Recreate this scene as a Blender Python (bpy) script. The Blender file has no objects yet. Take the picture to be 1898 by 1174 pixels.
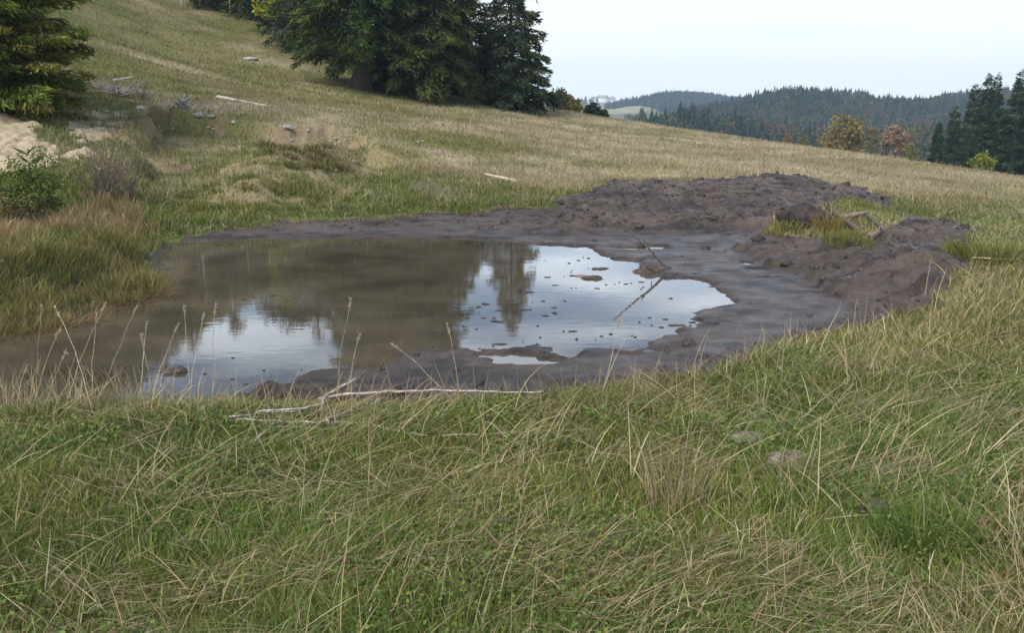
import bpy, math, random
import numpy as np

# ------------------------------------------------------------------ camera, sky, sun, exposure
scene = bpy.context.scene
COL = scene.collection
PITCH = math.radians(13.6)
FPX = 1644.0                      # focal length in pixels of the 1898 px wide photograph
CZ = 2.0
cam_d = bpy.data.cameras.new("camera")
cam = bpy.data.objects.new("camera", cam_d)
COL.objects.link(cam)
cam.location = (0, 0, CZ)
cam.rotation_euler = (math.pi / 2 - PITCH, 0, 0)
cam_d.sensor_width = 36.0
cam_d.lens = 36.0 * FPX / 1898.0
cam_d.clip_start = 0.05
cam_d.clip_end = 12000
scene.camera = cam

SUN_EL, SUN_AZ = math.radians(48), math.radians(215)     # azimuth clockwise from +Y
world = bpy.data.worlds.new("World")
scene.world = world
world.use_nodes = True
wn, wl = world.node_tree.nodes, world.node_tree.links
wn.clear()
w_out = wn.new("ShaderNodeOutputWorld")
w_bg = wn.new("ShaderNodeBackground")
w_bg.inputs["Strength"].default_value = 0.088
sky = wn.new("ShaderNodeTexSky")
sky.sky_type = 'NISHITA'
sky.sun_disc = False
sky.sun_elevation = SUN_EL
sky.sun_rotation = SUN_AZ
sky.altitude = 1000
w_tc = wn.new("ShaderNodeTexCoord")
w_sep = wn.new("ShaderNodeSeparateXYZ")
wl.new(w_tc.outputs["Generated"], w_sep.inputs[0])
w_el = wn.new("ShaderNodeMapRange")                       # thick cloud low, thinner overhead
w_el.inputs["From Min"].default_value = 0.07
w_el.inputs["From Max"].default_value = 0.28
w_el.inputs["To Min"].default_value = 0.96
w_el.inputs["To Max"].default_value = 0.40
wl.new(w_sep.outputs["Z"], w_el.inputs["Value"])
w_map = wn.new("ShaderNodeMapping")
w_map.inputs["Scale"].default_value = (2.2, 2.2, 13.0)
wl.new(w_tc.outputs["Generated"], w_map.inputs["Vector"])
w_noi = wn.new("ShaderNodeTexNoise")
w_noi.inputs["Scale"].default_value = 1.6
w_noi.inputs["Detail"].default_value = 5
wl.new(w_map.outputs[0], w_noi.inputs["Vector"])
w_nr = wn.new("ShaderNodeMapRange")
w_nr.inputs["From Min"].default_value = 0.35
w_nr.inputs["From Max"].default_value = 0.65
w_nr.inputs["To Min"].default_value = -0.8
w_nr.inputs["To Max"].default_value = 0.12
wl.new(w_noi.outputs["Fac"], w_nr.inputs["Value"])
w_add = wn.new("ShaderNodeMath")
w_add.operation = 'ADD'
w_add.use_clamp = True
wl.new(w_el.outputs[0], w_add.inputs[0])
wl.new(w_nr.outputs[0], w_add.inputs[1])
w_mix = wn.new("ShaderNodeMix")
w_mix.data_type = 'RGBA'
wl.new(w_add.outputs[0], w_mix.inputs["Factor"])
wl.new(sky.outputs[0], w_mix.inputs["A"])
w_mix.inputs["B"].default_value = (13.6, 14.6, 15.8, 1)
w_low = wn.new("ShaderNodeMix")                            # pale streaks low over the hills
w_low.data_type = 'RGBA'
w_lr = wn.new("ShaderNodeMapRange")
w_lr.inputs["From Min"].default_value = 0.42
w_lr.inputs["From Max"].default_value = 0.56
wl.new(w_noi.outputs["Fac"], w_lr.inputs["Value"])
wl.new(w_lr.outputs[0], w_low.inputs["Factor"])
w_low.inputs["A"].default_value = (4.75, 5.05, 5.2, 1)
w_low.inputs["B"].default_value = (5.0, 5.1, 5.15, 1)
w_hz = wn.new("ShaderNodeMapRange")
w_hz.inputs["From Min"].default_value = 0.105
w_hz.inputs["From Max"].default_value = 0.165
wl.new(w_sep.outputs["Z"], w_hz.inputs["Value"])
w_fin = wn.new("ShaderNodeMix")
w_fin.data_type = 'RGBA'
wl.new(w_hz.outputs[0], w_fin.inputs["Factor"])
wl.new(w_low.outputs["Result"], w_fin.inputs["A"])
wl.new(w_mix.outputs["Result"], w_fin.inputs["B"])
wl.new(w_fin.outputs["Result"], w_bg.inputs["Color"])
wl.new(w_bg.outputs[0], w_out.inputs["Surface"])

sun_d = bpy.data.lights.new("sun", 'SUN')
sun_d.energy = 2.0
sun_d.angle = math.radians(30)
sun_d.color = (1.0, 0.97, 0.93)
sun = bpy.data.objects.new("sun", sun_d)
COL.objects.link(sun)
sun.rotation_euler = (math.pi / 2 - SUN_EL, 0, math.pi - SUN_AZ)

scene.view_settings.view_transform = 'Standard'
scene.view_settings.look = 'None'
scene.view_settings.exposure = 1.3
scene.view_settings.gamma = 1.0
scene.render.engine = 'CYCLES'
scene.cycles.use_denoising = True
scene.cycles.max_bounces = 6
scene.cycles.diffuse_bounces = 2
scene.cycles.glossy_bounces = 3
scene.cycles.volume_bounces = 0
scene.cycles.transparent_max_bounces = 4
scene.render.film_transparent = False

rng = np.random.default_rng(7)
random.seed(7)

# ------------------------------------------------------------------ numpy helpers
def ray(u, v):
    a, b = (u - 949.0) / FPX, (587.0 - v) / FPX
    return np.array([a, math.cos(PITCH) + b * math.sin(PITCH), -math.sin(PITCH) + b * math.cos(PITCH)])

def at_y(u, v, y):
    d = ray(u, v)
    return np.array([0, 0, CZ]) + d * (y / d[1])

def at_z(u, v, z):
    d = ray(u, v)
    return np.array([0, 0, CZ]) + d * ((z - CZ) / d[2])

def _hash(ix, iy, seed):
    h = (ix.astype(np.int64) * 374761393 + iy.astype(np.int64) * 668265263 + seed * 1442695041) & 0xFFFFFFFF
    h = ((h ^ (h >> 13)) * 1274126177) & 0xFFFFFFFF
    h = (h ^ (h >> 16)) & 0xFFFFFF
    return h / float(0xFFFFFF)

def vnoise(x, y, seed=0):
    x0, y0 = np.floor(x), np.floor(y)
    fx, fy = x - x0, y - y0
    fx, fy = fx * fx * fx * (fx * (fx * 6 - 15) + 10), fy * fy * fy * (fy * (fy * 6 - 15) + 10)
    a, b = _hash(x0, y0, seed), _hash(x0 + 1, y0, seed)
    c, d = _hash(x0, y0 + 1, seed), _hash(x0 + 1, y0 + 1, seed)
    return (a + (b - a) * fx) * (1 - fy) + (c + (d - c) * fx) * fy

def fbm(x, y, scale, octv=4, seed=0, gain=0.5):
    x, y = np.asarray(x, float), np.asarray(y, float)
    s, amp, tot = np.zeros(np.broadcast(x, y).shape), 1.0, 0.0
    f = 1.0 / scale
    for o in range(octv):
        ca, sa = math.cos(o * 0.7 + 0.3), math.sin(o * 0.7 + 0.3)
        s = s + amp * vnoise((x * ca - y * sa) * f + 17.3 * o, (x * sa + y * ca) * f + 9.1 * o, seed + o * 31)
        tot += amp
        amp *= gain
        f *= 2.03
    return s / tot

def ss(e0, e1, x):
    t = np.clip((x - e0) / (e1 - e0), 0, 1)
    return t * t * (3 - 2 * t)

def sdpoly(px, py, poly):
    poly = np.asarray(poly, float)[:, :2]
    d = np.full(px.shape, 1e18)
    inside = np.zeros(px.shape, bool)
    n = len(poly)
    for i in range(n):
        ax, ay = poly[i]
        bx, by = poly[(i + 1) % n]
        ex, ey = bx - ax, by - ay
        L = ex * ex + ey * ey + 1e-12
        t = np.clip(((px - ax) * ex + (py - ay) * ey) / L, 0, 1)
        d = np.minimum(d, (px - ax - t * ex) ** 2 + (py - ay - t * ey) ** 2)
        if ay != by:
            c = ((ay > py) != (by > py)) & (px < ex * (py - ay) / (by - ay) + ax)
            inside ^= c
    d = np.sqrt(d)
    return np.where(inside, -d, d)

def sdline(px, py, pts):
    pts = np.asarray(pts, float)[:, :2]
    d = np.full(px.shape, 1e18)
    for (ax, ay), (bx, by) in zip(pts[:-1], pts[1:]):
        ex, ey = bx - ax, by - ay
        t = np.clip(((px - ax) * ex + (py - ay) * ey) / (ex * ex + ey * ey + 1e-12), 0, 1)
        d = np.minimum(d, (px - ax - t * ex) ** 2 + (py - ay - t * ey) ** 2)
    return np.sqrt(d)

# ------------------------------------------------------------------ scene helpers
def mesh_from(name, V, F, mat=None, parent=None, col=None, smooth=False, loc=(0, 0, 0)):
    """V (n,3); F (m,k) index array or a list of such arrays; col (n,3) a point colour called Col."""
    if not isinstance(F, (list, tuple)):
        F = [F]
    F = [np.asarray(f, np.int32) for f in F if len(f)]
    me = bpy.data.meshes.new(name)
    V = np.asarray(V, np.float32)
    me.vertices.add(len(V))
    me.vertices.foreach_set("co", V.ravel())
    nl = sum(f.size for f in F)
    npoly = sum(len(f) for f in F)
    me.loops.add(nl)
    me.polygons.add(npoly)
    me.loops.foreach_set("vertex_index", np.concatenate([f.ravel() for f in F]))
    starts, s = [], 0
    for f in F:
        k = f.shape[1]
        starts.append(s + np.arange(len(f), dtype=np.int32) * k)
        s += f.size
    me.polygons.foreach_set("loop_start", np.concatenate(starts))
    if smooth:
        me.polygons.foreach_set("use_smooth", np.ones(npoly, bool))
    if col is not None:
        ca = me.color_attributes.new("Col", 'FLOAT_COLOR', 'POINT')
        c4 = np.ones((len(V), 4), np.float32)
        c4[:, :3] = col
        ca.data.foreach_set("color", c4.ravel())
    me.update(calc_edges=True)
    me.validate()
    o = bpy.data.objects.new(name, me)
    COL.objects.link(o)
    o.location = loc
    if mat:
        me.materials.append(mat)
    if parent:
        o.parent = parent
    return o

def tag(o, label=None, cat=None, group=None, kind=None):
    if label: o["label"] = label
    if cat: o["category"] = cat
    if group: o["group"] = group
    if kind: o["kind"] = kind
    return o

def empty(name, loc, rz=0.0):
    o = bpy.data.objects.new(name, None)
    COL.objects.link(o)
    o.location = tuple(float(c) for c in loc)
    o.rotation_euler = (0, 0, rz)
    o.empty_display_size = 0.1
    return o

def copy_tree(o, parent=None):
    c = o.copy()
    COL.objects.link(c)
    c.parent = parent
    for ch in list(o.children):
        copy_tree(ch, c)
    return c

class MB:
    """collects tubes, blades and quads into one mesh"""
    def __init__(self):
        self.V, self.Q, self.T, self.C, self.n = [], [], [], [], 0
    def add(self, V, Q=None, T=None, C=None):
        V = np.asarray(V, float).reshape(-1, 3)
        if Q is not None and len(Q): self.Q.append(np.asarray(Q, np.int64) + self.n)
        if T is not None and len(T): self.T.append(np.asarray(T, np.int64) + self.n)
        self.V.append(V)
        self.C.append(np.broadcast_to(np.asarray((0.5, 0.5, 0.5) if C is None else C, float), V.shape))
        self.n += len(V)
    def tube(self, pts, rad, k=6, col=None, cap=True, wob=0.0):
        pts = np.asarray(pts, float)
        n = len(pts)
        rad = np.broadcast_to(np.asarray(rad, float), (n,))
        t = np.gradient(pts, axis=0)
        t /= np.linalg.norm(t, axis=1, keepdims=True) + 1e-9
        ref = np.array([0, 0, 1.0]) if abs(t[:, 2]).mean() < 0.8 else np.array([1.0, 0, 0])
        a = np.cross(t, ref); a /= np.linalg.norm(a, axis=1, keepdims=True) + 1e-9
        b = np.cross(t, a)
        ang = np.linspace(0, 2 * np.pi, k, endpoint=False)
        r = rad[:, None] * (1 + wob * rng.normal(size=(n, k)))
        ring = pts[:, None, :] + r[..., None] * (np.cos(ang)[None, :, None] * a[:, None, :] + np.sin(ang)[None, :, None] * b[:, None, :])
        V = ring.reshape(-1, 3)
        i = np.arange(n - 1)[:, None] * k
        j = np.arange(k)[None, :]
        j2 = (j + 1) % k
        Q = np.stack([i + j, i + j2, i + k + j2, i + k + j], -1).reshape(-1, 4)
        T = None
        if cap:
            V = np.vstack([V, pts[0], pts[-1]])
            m = n * k
            jj = np.arange(k)
            T = np.vstack([np.stack([jj * 0 + m, (jj + 1) % k, jj], -1),
                           np.stack([jj * 0 + m + 1, (n - 1) * k + jj, (n - 1) * k + (jj + 1) % k], -1)])
        self.add(V, Q, T, col)
    def build(self, name, mat, parent=None, smooth=True, loc=(0, 0, 0)):
        F = []
        if self.Q: F.append(np.vstack(self.Q))
        if self.T: F.append(np.vstack(self.T))
        return mesh_from(name, np.vstack(self.V), F, mat, parent, np.vstack(self.C), smooth, loc)

def nodes_of(name):
    m = bpy.data.materials.new(name)
    m.use_nodes = True
    nt = m.node_tree
    return m, nt.nodes, nt.links, nt.nodes["Principled BSDF"]

def mat_vcol(name, rough=0.8, spec=0.25, noise_scale=None, noise_amt=0.35, bump=0.0, bump_scale=40, trans=0.0):
    """vertex colour times a little noise"""
    m, N, L, bs = nodes_of(name)
    at = N.new("ShaderNodeAttribute")
    at.attribute_name = "Col"
    src = at.outputs["Color"]
    tc = N.new("ShaderNodeTexCoord")
    if noise_scale:
        nz = N.new("ShaderNodeTexNoise")
        nz.inputs["Scale"].default_value = noise_scale
        nz.inputs["Detail"].default_value = 6
        nz.inputs["Roughness"].default_value = 0.65
        L.new(tc.outputs["Object"], nz.inputs["Vector"])
        mr = N.new("ShaderNodeMapRange")
        mr.inputs["From Min"].default_value = 0.25
        mr.inputs["From Max"].default_value = 0.75
        mr.inputs["To Min"].default_value = 1 - noise_amt
        mr.inputs["To Max"].default_value = 1 + noise_amt
        L.new(nz.outputs["Fac"], mr.inputs["Value"])
        vm = N.new("ShaderNodeVectorMath")
        vm.operation = 'SCALE'
        L.new(src, vm.inputs[0])
        L.new(mr.outputs[0], vm.inputs["Scale"])
        src = vm.outputs[0]
    L.new(src, bs.inputs["Base Color"])
    bs.inputs["Roughness"].default_value = rough
    bs.inputs["Specular IOR Level"].default_value = spec
    if bump:
        bn = N.new("ShaderNodeTexNoise")
        bn.inputs["Scale"].default_value = bump_scale
        bn.inputs["Detail"].default_value = 5
        L.new(tc.outputs["Object"], bn.inputs["Vector"])
        bp = N.new("ShaderNodeBump")
        bp.inputs["Strength"].default_value = bump
        bp.inputs["Distance"].default_value = 0.02
        L.new(bn.outputs["Fac"], bp.inputs["Height"])
        L.new(bp.outputs[0], bs.inputs["Normal"])
    if trans:
        out = N["Material Output"]
        tr = N.new("ShaderNodeBsdfTranslucent")
        L.new(src, tr.inputs["Color"])
        mx = N.new("ShaderNodeMixShader")
        mx.inputs[0].default_value = trans
        L.new(bs.outputs[0], mx.inputs[1])
        L.new(tr.outputs[0], mx.inputs[2])
        L.new(mx.outputs[0], out.inputs["Surface"])
    return m

# ------------------------------------------------------------------ terrain
ctrl = []
for u, v, y in [
    (1898, 450, 11.6), (1898, 395, 17.5), (1898, 340, 28), (1800, 420, 14.5), (1700, 306, 34), (1700, 347, 24),
    (1400, 267, 42), (1550, 288, 38), (1200, 239, 48), (1100, 222, 52), (1040, 208, 55), (1400, 300, 26), (1200, 290, 27),
    (670, 166, 45), (770, 174, 47), (890, 180, 52), (955, 204, 51), (500, 62, 62), (340, 15, 66), (420, 25, 66),
    (140, 0, 48), (300, 100, 45), (420, 130, 40), (250, 180, 26), (150, 205, 20.5), (60, 214, 18.5), (-60, 205, 17.5),
    (0, 312, 14.6), (100, 305, 15.0), (200, 280, 16.6), (-80, 318, 14.2), (350, 300, 17.5), (350, 240, 20.5),
    (450, 190, 26), (600, 240, 22.5), (600, 330, 17), (450, 250, 20.5), (450, 350, 16), (320, 370, 15.3),
    (900, 300, 22), (900, 225, 36), (750, 205, 38), (900, 365, 16.5), (750, 300, 20.5), (750, 375, 16),
    (1050, 345, 18.5), (1100, 275, 32), (1300, 340, 19), (1170, 345, 18.3), (1450, 332, 19.8), (1580, 355, 18.5),
    (1300, 310, 25), (1500, 318, 25), (600, 75, 62), (760, 140, 62), (860, 178, 62), (930, 196, 60), (985, 204, 58), (985, 232, 75), (860, 205, 80), (700, 160, 80), (200, 380, 13.9), (100, 400, 13.0)]:
    ctrl.append(at_y(u, v, y))
for u, v, z in [
    (1898, 620, .30), (1750, 560, .22), (1690, 450, .16), (1780, 480, .2), (1300, 425, .10), (1100, 425, .09), (1450, 440, .13),
    (850, 425, .07), (600, 422, .07), (420, 430, .08), (1650, 585, .15), (1400, 660, .13), (1150, 715, .12), (900, 745, .12),
    (600, 755, .11), (300, 760, .10), (0, 760, .10), (200, 455, .42), (60, 480, .40), (-60, 500, .40), (260, 445, .25),
    (1600, 420, .2), (1500, 660, .2), (1300, 730, .2)]:
    ctrl.append(at_z(u, v, z))
ctrl += [np.array(p, float) for p in [
    (-3, 0, .42), (0, 0, .42), (3, 0, .42), (0, 2.5, .38), (-2.5, 3.2, .34), (2.5, 3, .38), (0, -6, .6), (-6, -5, .6), (6, -5, .6),
    (5, 4.6, .34), (8, 5, .4), (12, 8, .3), (14, 14, .1), (-4.5, 4.8, .2), (-7, 4.5, .25), (-9.5, 7, .35), (-8.6, 10, .5), (-11, 12, 1.3),
    (-14, 17, 3.2), (-20, 22, 6), (-40, 50, 19), (-30, 70, 16), (-20, 85, 13), (-60, 20, 20), (-14, 92, 6), (5, 95, -3), (12, 75, -1.5),
    (22, 62, -2.5), (30, 50, -4), (22, 48, -1.6), (34, 36, -3.6), (22, 36, -1.3), (50, 50, -9), (45, 90, -14), (25, 95, -8), (60, 20, -6), (100, 110, -26),
    (30, 12, -1.5), (0, 30, 1.15), (10, 112, -8), (-60, 110, 24), (-100, 60, 34), (60, -10, -3), (-60, -10, 8)]]
ctrl = np.array(ctrl)

def _tps(r2):
    return np.where(r2 > 1e-12, 0.5 * r2 * np.log(np.maximum(r2, 1e-12)), 0)
P = ctrl[:, :2] / 10.0
n = len(P)
K = _tps(((P[:, None] - P[None]) ** 2).sum(-1)) + np.eye(n) * 2e-3
A = np.zeros((n + 3, n + 3))
A[:n, :n] = K
A[:n, n] = 1; A[:n, n + 1:] = P
A[n, :n] = 1; A[n + 1:, :n] = P.T
SOL = np.linalg.solve(A, np.concatenate([ctrl[:, 2], np.zeros(3)]))
def H0(x, y):
    x, y = np.asarray(x, float) / 10, np.asarray(y, float) / 10
    out = SOL[n] + SOL[n + 1] * x + SOL[n + 2] * y
    for i in range(n):
        out = out + SOL[i] * _tps((x - P[i, 0]) ** 2 + (y - P[i, 1]) ** 2)
    return out

def cast(u, v, f=None, y0=2.0, y1=110.0):
    """where the view ray of a photo pixel meets the terrain"""
    f = f or H0
    d = ray(u, v)
    ys = np.geomspace(y0, y1, 700)
    zs = CZ + d[2] / d[1] * ys
    xs = d[0] / d[1] * ys
    g = zs - f(xs, ys)
    k = np.argmax(g < 0)
    if g[k] >= 0: k = len(ys) - 1
    k = max(k, 1)
    a, b = g[k - 1], g[k]
    t = a / (a - b) if a != b else 0
    y = ys[k - 1] + (ys[k] - ys[k - 1]) * np.clip(t, 0, 1)
    x = d[0] / d[1] * y
    return np.array([x, y, float(f(np.array([x]), np.array([y]))[0])])

flat = lambda pts: np.array([at_z(u, v, 0.02)[:2] for u, v in pts])
over = lambda pts: np.array([cast(u, v)[:2] for u, v in pts])

W_NEAR = [(1350, 540), (1352, 562), (1310, 568), (1292, 600), (1232, 632), (1180, 652), (1085, 650), (1052, 668), (1000, 648), (940, 640),
          (885, 652), (860, 645), (760, 655), (690, 672), (612, 680), (520, 705), (452, 742), (400, 752), (0, 760), (-260, 768)]
W_FAR = [(-330, 610), (-60, 596), (0, 588), (120, 550), (210, 522), (292, 490), (305, 465), (300, 447), (420, 441), (560, 438), (700, 441), (850, 438),
         (960, 446), (1000, 452), (1090, 455), (1110, 470), (1180, 482), (1218, 496), (1236, 512), (1290, 507)]
WATER = flat(W_NEAR + W_FAR)
FLATP = flat([(1000, 442), (1100, 436), (1380, 438), (1390, 462), (1450, 496), (1530, 518), (1600, 562), (1640, 582), (1560, 606), (1400, 650), (1200, 702),
              (1070, 720), (900, 732), (450, 755), (0, 764), (-280, 770), (-340, 606), (0, 588), (120, 550), (210, 522), (292, 490), (300, 445), (560, 436), (850, 435)])
MUD = np.vstack([over([(275, 450), (300, 436), (400, 423), (560, 411), (700, 404), (800, 398), (900, 391), (960, 385), (1020, 382), (1070, 362), (1130, 344), (1220, 336), (1300, 331),
                       (1400, 329), (1460, 328), (1540, 340), (1600, 350), (1655, 374), (1662, 392), (1700, 402), (1760, 412), (1812, 426), (1795, 470), (1775, 520)]),
                 over([(1700, 566), (1650, 582), (1560, 612), (1480, 636), (1400, 662), (1300, 690), (1200, 708), (1070, 728), (900, 738)]),
                 flat([(450, 757), (0, 768), (-300, 774), (-360, 604), (0, 585), (120, 547), (210, 519), (290, 488)])])
ISLE = over([(1420, 432), (1440, 418), (1500, 415), (1530, 385), (1570, 372), (1640, 388), (1680, 402), (1660, 425), (1600, 448), (1560, 450), (1480, 440)])
PLATEAU = over([(1368, 452), (1400, 440), (1500, 448), (1600, 455), (1720, 450), (1790, 480), (1760, 535), (1690, 568), (1610, 560), (1560, 530), (1500, 506), (1430, 484)])
MOUND_EDGE = over([(1010, 398), (1090, 404), (1150, 408), (1230, 418), (1330, 428), (1420, 424)])
SAND1 = over([(-120, 205), (0, 212), (35, 210), (68, 224), (95, 262), (100, 285), (140, 288), (120, 305), (60, 312), (0, 320), (-120, 325)])
SAND2 = over([(130, 250), (150, 226), (176, 215), (212, 214), (240, 207), (215, 220), (210, 250), (190, 262), (165, 268), (150, 296), (95, 300), (110, 284), (140, 276)])

def axis(fine0, fine1, step, lo, hi, g=1.09):
    a = list(np.arange(fine0, fine1 + 1e-6, step))
    s, x = step, fine0
    left = []
    while x > lo:
        s *= g; x -= s; left.append(x)
    s, x = step, a[-1]
    right = []
    while x < hi:
        s = min(s * g, 2.5); x += s; right.append(x)
    return np.array(left[::-1] + a + right)
GX = axis(-9.0, 9.5, 0.032, -120, 120, 1.07)
GY = axis(5.0, 20.5, 0.032, -12, 125, 1.05)
gx, gy = np.meshgrid(GX, GY)
hz = H0(gx, gy)

# masks
wob = (fbm(gx, gy, 0.5, 4, 5) - .5)
d_w = sdpoly(gx, gy, WATER) + wob * 0.34 + (fbm(gx, gy, 0.16, 3, 15, .6) - .5) * .26
d_m = sdpoly(gx, gy, MUD) + wob * 0.5 + (fbm(gx, gy, 0.22, 3, 23) - .5) * .3
d_f = sdpoly(gx, gy, FLATP)
d_i = sdpoly(gx, gy, ISLE) + wob * 0.35
d_p = sdpoly(gx, gy, PLATEAU) + (fbm(gx, gy, 0.6, 3, 77) - .5) * .5
d_s1 = sdpoly(gx, gy, SAND1) + (fbm(gx, gy, 0.6, 5, 41, .6) - .5) * 1.3
d_s2 = sdpoly(gx, gy, SAND2) + (fbm(gx, gy, 0.6, 5, 42, .6) - .5) * 1.7
d_e = sdline(gx, gy, MOUND_EDGE)
mud = ss(.04, -.04, d_m) * ss(-.05, .05, d_i)
sand = np.maximum(ss(.05, -.05, d_s1), ss(.05, -.05, d_s2))
near = (gy > 4.6) & (gy < 22) & (np.abs(gx) < 11)

# heights
infl = ss(.55, -.05, d_f)
h = hz * (1 - infl) + 0.03 * infl
h = np.where(near & (gy < 20), np.maximum(h, 0.028), h)
lump = fbm(gx, gy, 0.55, 4, 61) - .5
fine = fbm(gx, gy, 0.17, 3, 62) - .5
ridg = 1 - np.abs(2 * fbm(gx, gy * 1.25, 0.42, 4, 63) - 1)
rough_w = mud * (1 - infl)
tear = np.abs(2 * fbm(gx * .8, gy * 1.5, 0.30, 4, 163, .6) - 1) ** .8
fin2 = fbm(gx * .8, gy * 1.3, 0.09, 3, 166, .6) - .5
rough_w = rough_w * (1 - .45 * ss(.2, -.2, d_p)) * (1 - .65 * ss(11.5, 12.5, gy) * ss(1.2, -.2, gx))
h = h + rough_w * ss(.0, -.35, d_m) * (lump * .12 + fine * .10 + fin2 * .06 + (ridg - .8) * .03 + (tear - .35) * .08)
plat = ss(.03, -.05, d_p)
sl_n = fbm(gx * .55, gy * 1.3, .75, 4, 165, .55) * 8
sl_f = sl_n - np.floor(sl_n)
slab = (np.floor(sl_n) + ss(0, .22, sl_f) * .9 + sl_f * .1) / 8
h = h + (rough_w * ss(.05, .14, hz) * .30 + plat * mud * .16) * (slab - .5)
h = h + plat * mud * (.06 + lump * .05 + fine * .07 + fin2 * .05 + (tear - .35) * .05) * ss(-.02, -.30, d_m)
# chunky torn front of the spoil heap
h = h + mud * ss(.9, 0, d_e) * ss(.06, .2, hz) * (.06 + .14 * (ridg - .75) + lump * .16 + fin2 * .12)
h = h + mud * infl * (1 - plat) * ((fbm(gx, gy, .35, 5, 64, .6) - .5) * .034 + (fbm(gx, gy, 1.3, 2, 65) - .5) * .015)
# churned near rim
rim = ss(.50, .05, np.abs(sdpoly(gx, gy, MUD) + .18)) * (gy < 9.5)
h = h + rim * mud * ((fbm(gx, gy, .2, 4, 66, .6) - .45) * .24)
# pond bed
wd = ss(.10, -.14, d_w)
bed = -.022 + np.maximum(d_w, -2.2) * .13 + (fbm(gx, gy, .3, 4, 67) - .5) * .03 + (fbm(gx * .7, gy * 1.2, .22, 4, 167, .6) - .5) * .15 * ss(-.9, -.05, d_w)
h = h * (1 - wd) + bed * wd
for u, v, rx, ry in [(1185, 462, .45, .16), (1215, 458, .2, .12), (1385, 490, .10, .14), (1408, 502, .18, .10), (1422, 517, .16, .05), (985, 672, .35, .16), (945, 662, .3, .1), (1300, 455, .25, .05)]:
    c = at_z(u, v, 0)
    q = ((gx - c[0]) / rx) ** 2 + ((gy - c[1]) / ry) ** 2 + (fbm(gx, gy, .12, 2, 68) - .5) * 1.2
    h = h - .055 * ss(1.1, .3, q)
# scar: the little cliff on the slope and grassy relief
grassy = (1 - mud) * (1 - sand)
h = h + grassy * ((fbm(gx, gy, .7, 3, 71) - .5) * .10 + (fbm(gx, gy, 3.5, 3, 72) - .5) * .22 * ss(9, 16, gy) + (fbm(gx, gy, 11, 3, 73) - .5) * .3 * ss(24, 45, gy))
SCARP = over([(245, 210), (300, 206), (400, 222), (520, 238), (600, 236), (660, 243), (745, 300), (640, 390), (300, 405), (250, 300)])
d_sc = -sdpoly(gx, gy, SCARP) + (fbm(gx, gy, .8, 4, 75) - .5) * 1.1
scarp = ss(-.05, .35, d_sc) * ss(3.2, .5, d_sc)
h = h - grassy * .40 * scarp * ss(14.5, 16.5, gy)
h = h + sand * ((fbm(gx, gy, .5, 5, 74, .6) - .5) * .30 - ss(.6, .5, np.abs(2 * fbm(gx * 2.2, gy * .7, .6, 3, 78) - 1) + .45) * .05)
HG = h

def HF(x, y):
    x, y = np.asarray(x, float), np.asarray(y, float)
    i = np.clip(np.searchsorted(GX, x) - 1, 0, len(GX) - 2)
    j = np.clip(np.searchsorted(GY, y) - 1, 0, len(GY) - 2)
    fx = np.clip((x - GX[i]) / (GX[i + 1] - GX[i]), 0, 1)
    fy = np.clip((y - GY[j]) / (GY[j + 1] - GY[j]), 0, 1)
    return (HG[j, i] * (1 - fx) + HG[j, i + 1] * fx) * (1 - fy) + (HG[j + 1, i] * (1 - fx) + HG[j + 1, i + 1] * fx) * fy
def GS(arr, x, y):
    i = np.clip(np.searchsorted(GX, x), 0, len(GX) - 1)
    j = np.clip(np.searchsorted(GY, y), 0, len(GY) - 1)
    return arr[j, i]
spot = lambda u, v: cast(u, v, HF)
def px_m(p):        # metres per photo pixel at a point
    return (p[1] * math.cos(PITCH) - (p[2] - CZ) * math.sin(PITCH)) / FPX

# colours of the ground: green / dry tan / reddish / bare sand patches
PATCH = []          # bare earth patches on the slope: centre, radii, colour
for u, v, ru, rv, c in [(600, 226, 42, 11, 0), (575, 232, 30, 8, 0), (640, 262, 20, 8, 2), (705, 297, 26, 7, 0), (735, 302, 28, 7, 1), (500, 238, 40, 7, 1), (430, 295, 14, 10, 0),
                        (512, 345, 10, 16, 0), (480, 362, 40, 7, 1), (330, 350, 40, 6, 1), (520, 310, 40, 7, 1), (260, 205, 14, 4, 0), (300, 185, 16, 6, 0), (330, 282, 30, 6, 1),
                        (620, 268, 45, 14, 2), (990, 316, 14, 4, 0), (1025, 330, 28, 6, 2), (715, 372, 12, 8, 1), (820, 352, 60, 14, 3), (960, 362, 60, 9, 3), (700, 360, 60, 16, 3), (290, 205, 36, 9, 2), (310, 150, 30, 14, 2),
                        (240, 255, 26, 6, 1), (385, 255, 50, 5, 1), (560, 372, 70, 9, 3)]:
    c0 = cast(u, v); cx = cast(u + ru, v); cy = cast(u, v - rv); cy2 = cast(u, v + rv)
    PATCH.append((c0, abs(cx[0] - c0[0]) + .05, abs(cy[1] - cy2[1]) / 2 + .08, c))
PCOL = np.array([(.24, .185, .108), (.18, .143, .085), (.125, .085, .045), (.115, .095, .07)])
def patch_w(x, y):
    out, cols = np.zeros(x.shape), np.zeros(x.shape + (3,))
    nz = (fbm(x, y, .4, 5, 81, .62) - .5) * 4.2
    for c, rx, ry, k in PATCH:
        q = ((x - c[0]) / rx) ** 2 + ((y - c[1]) / ry) ** 2 + nz
        w = ss(1.3, -.2, q) * (1.0 if k < 2 else .75)
        cols = np.where((w > out)[..., None], PCOL[k], cols)
        out = np.maximum(out, w)
    return out, cols
def dryness(x, y):
    far = ss(13, 26, y + .18 * x) * (.35 + .65 * ss(-12, 3, x))
    n1, n2 = fbm(x * .55 + y * .12, y, 4.0, 5, 91, .6) - .5, fbm(x * .6, y, 1.3, 4, 92) - .5
    return np.clip(  .17 + .76 * far + n1 * 1.25 + n2 * 1.0, 0, 1)
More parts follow.
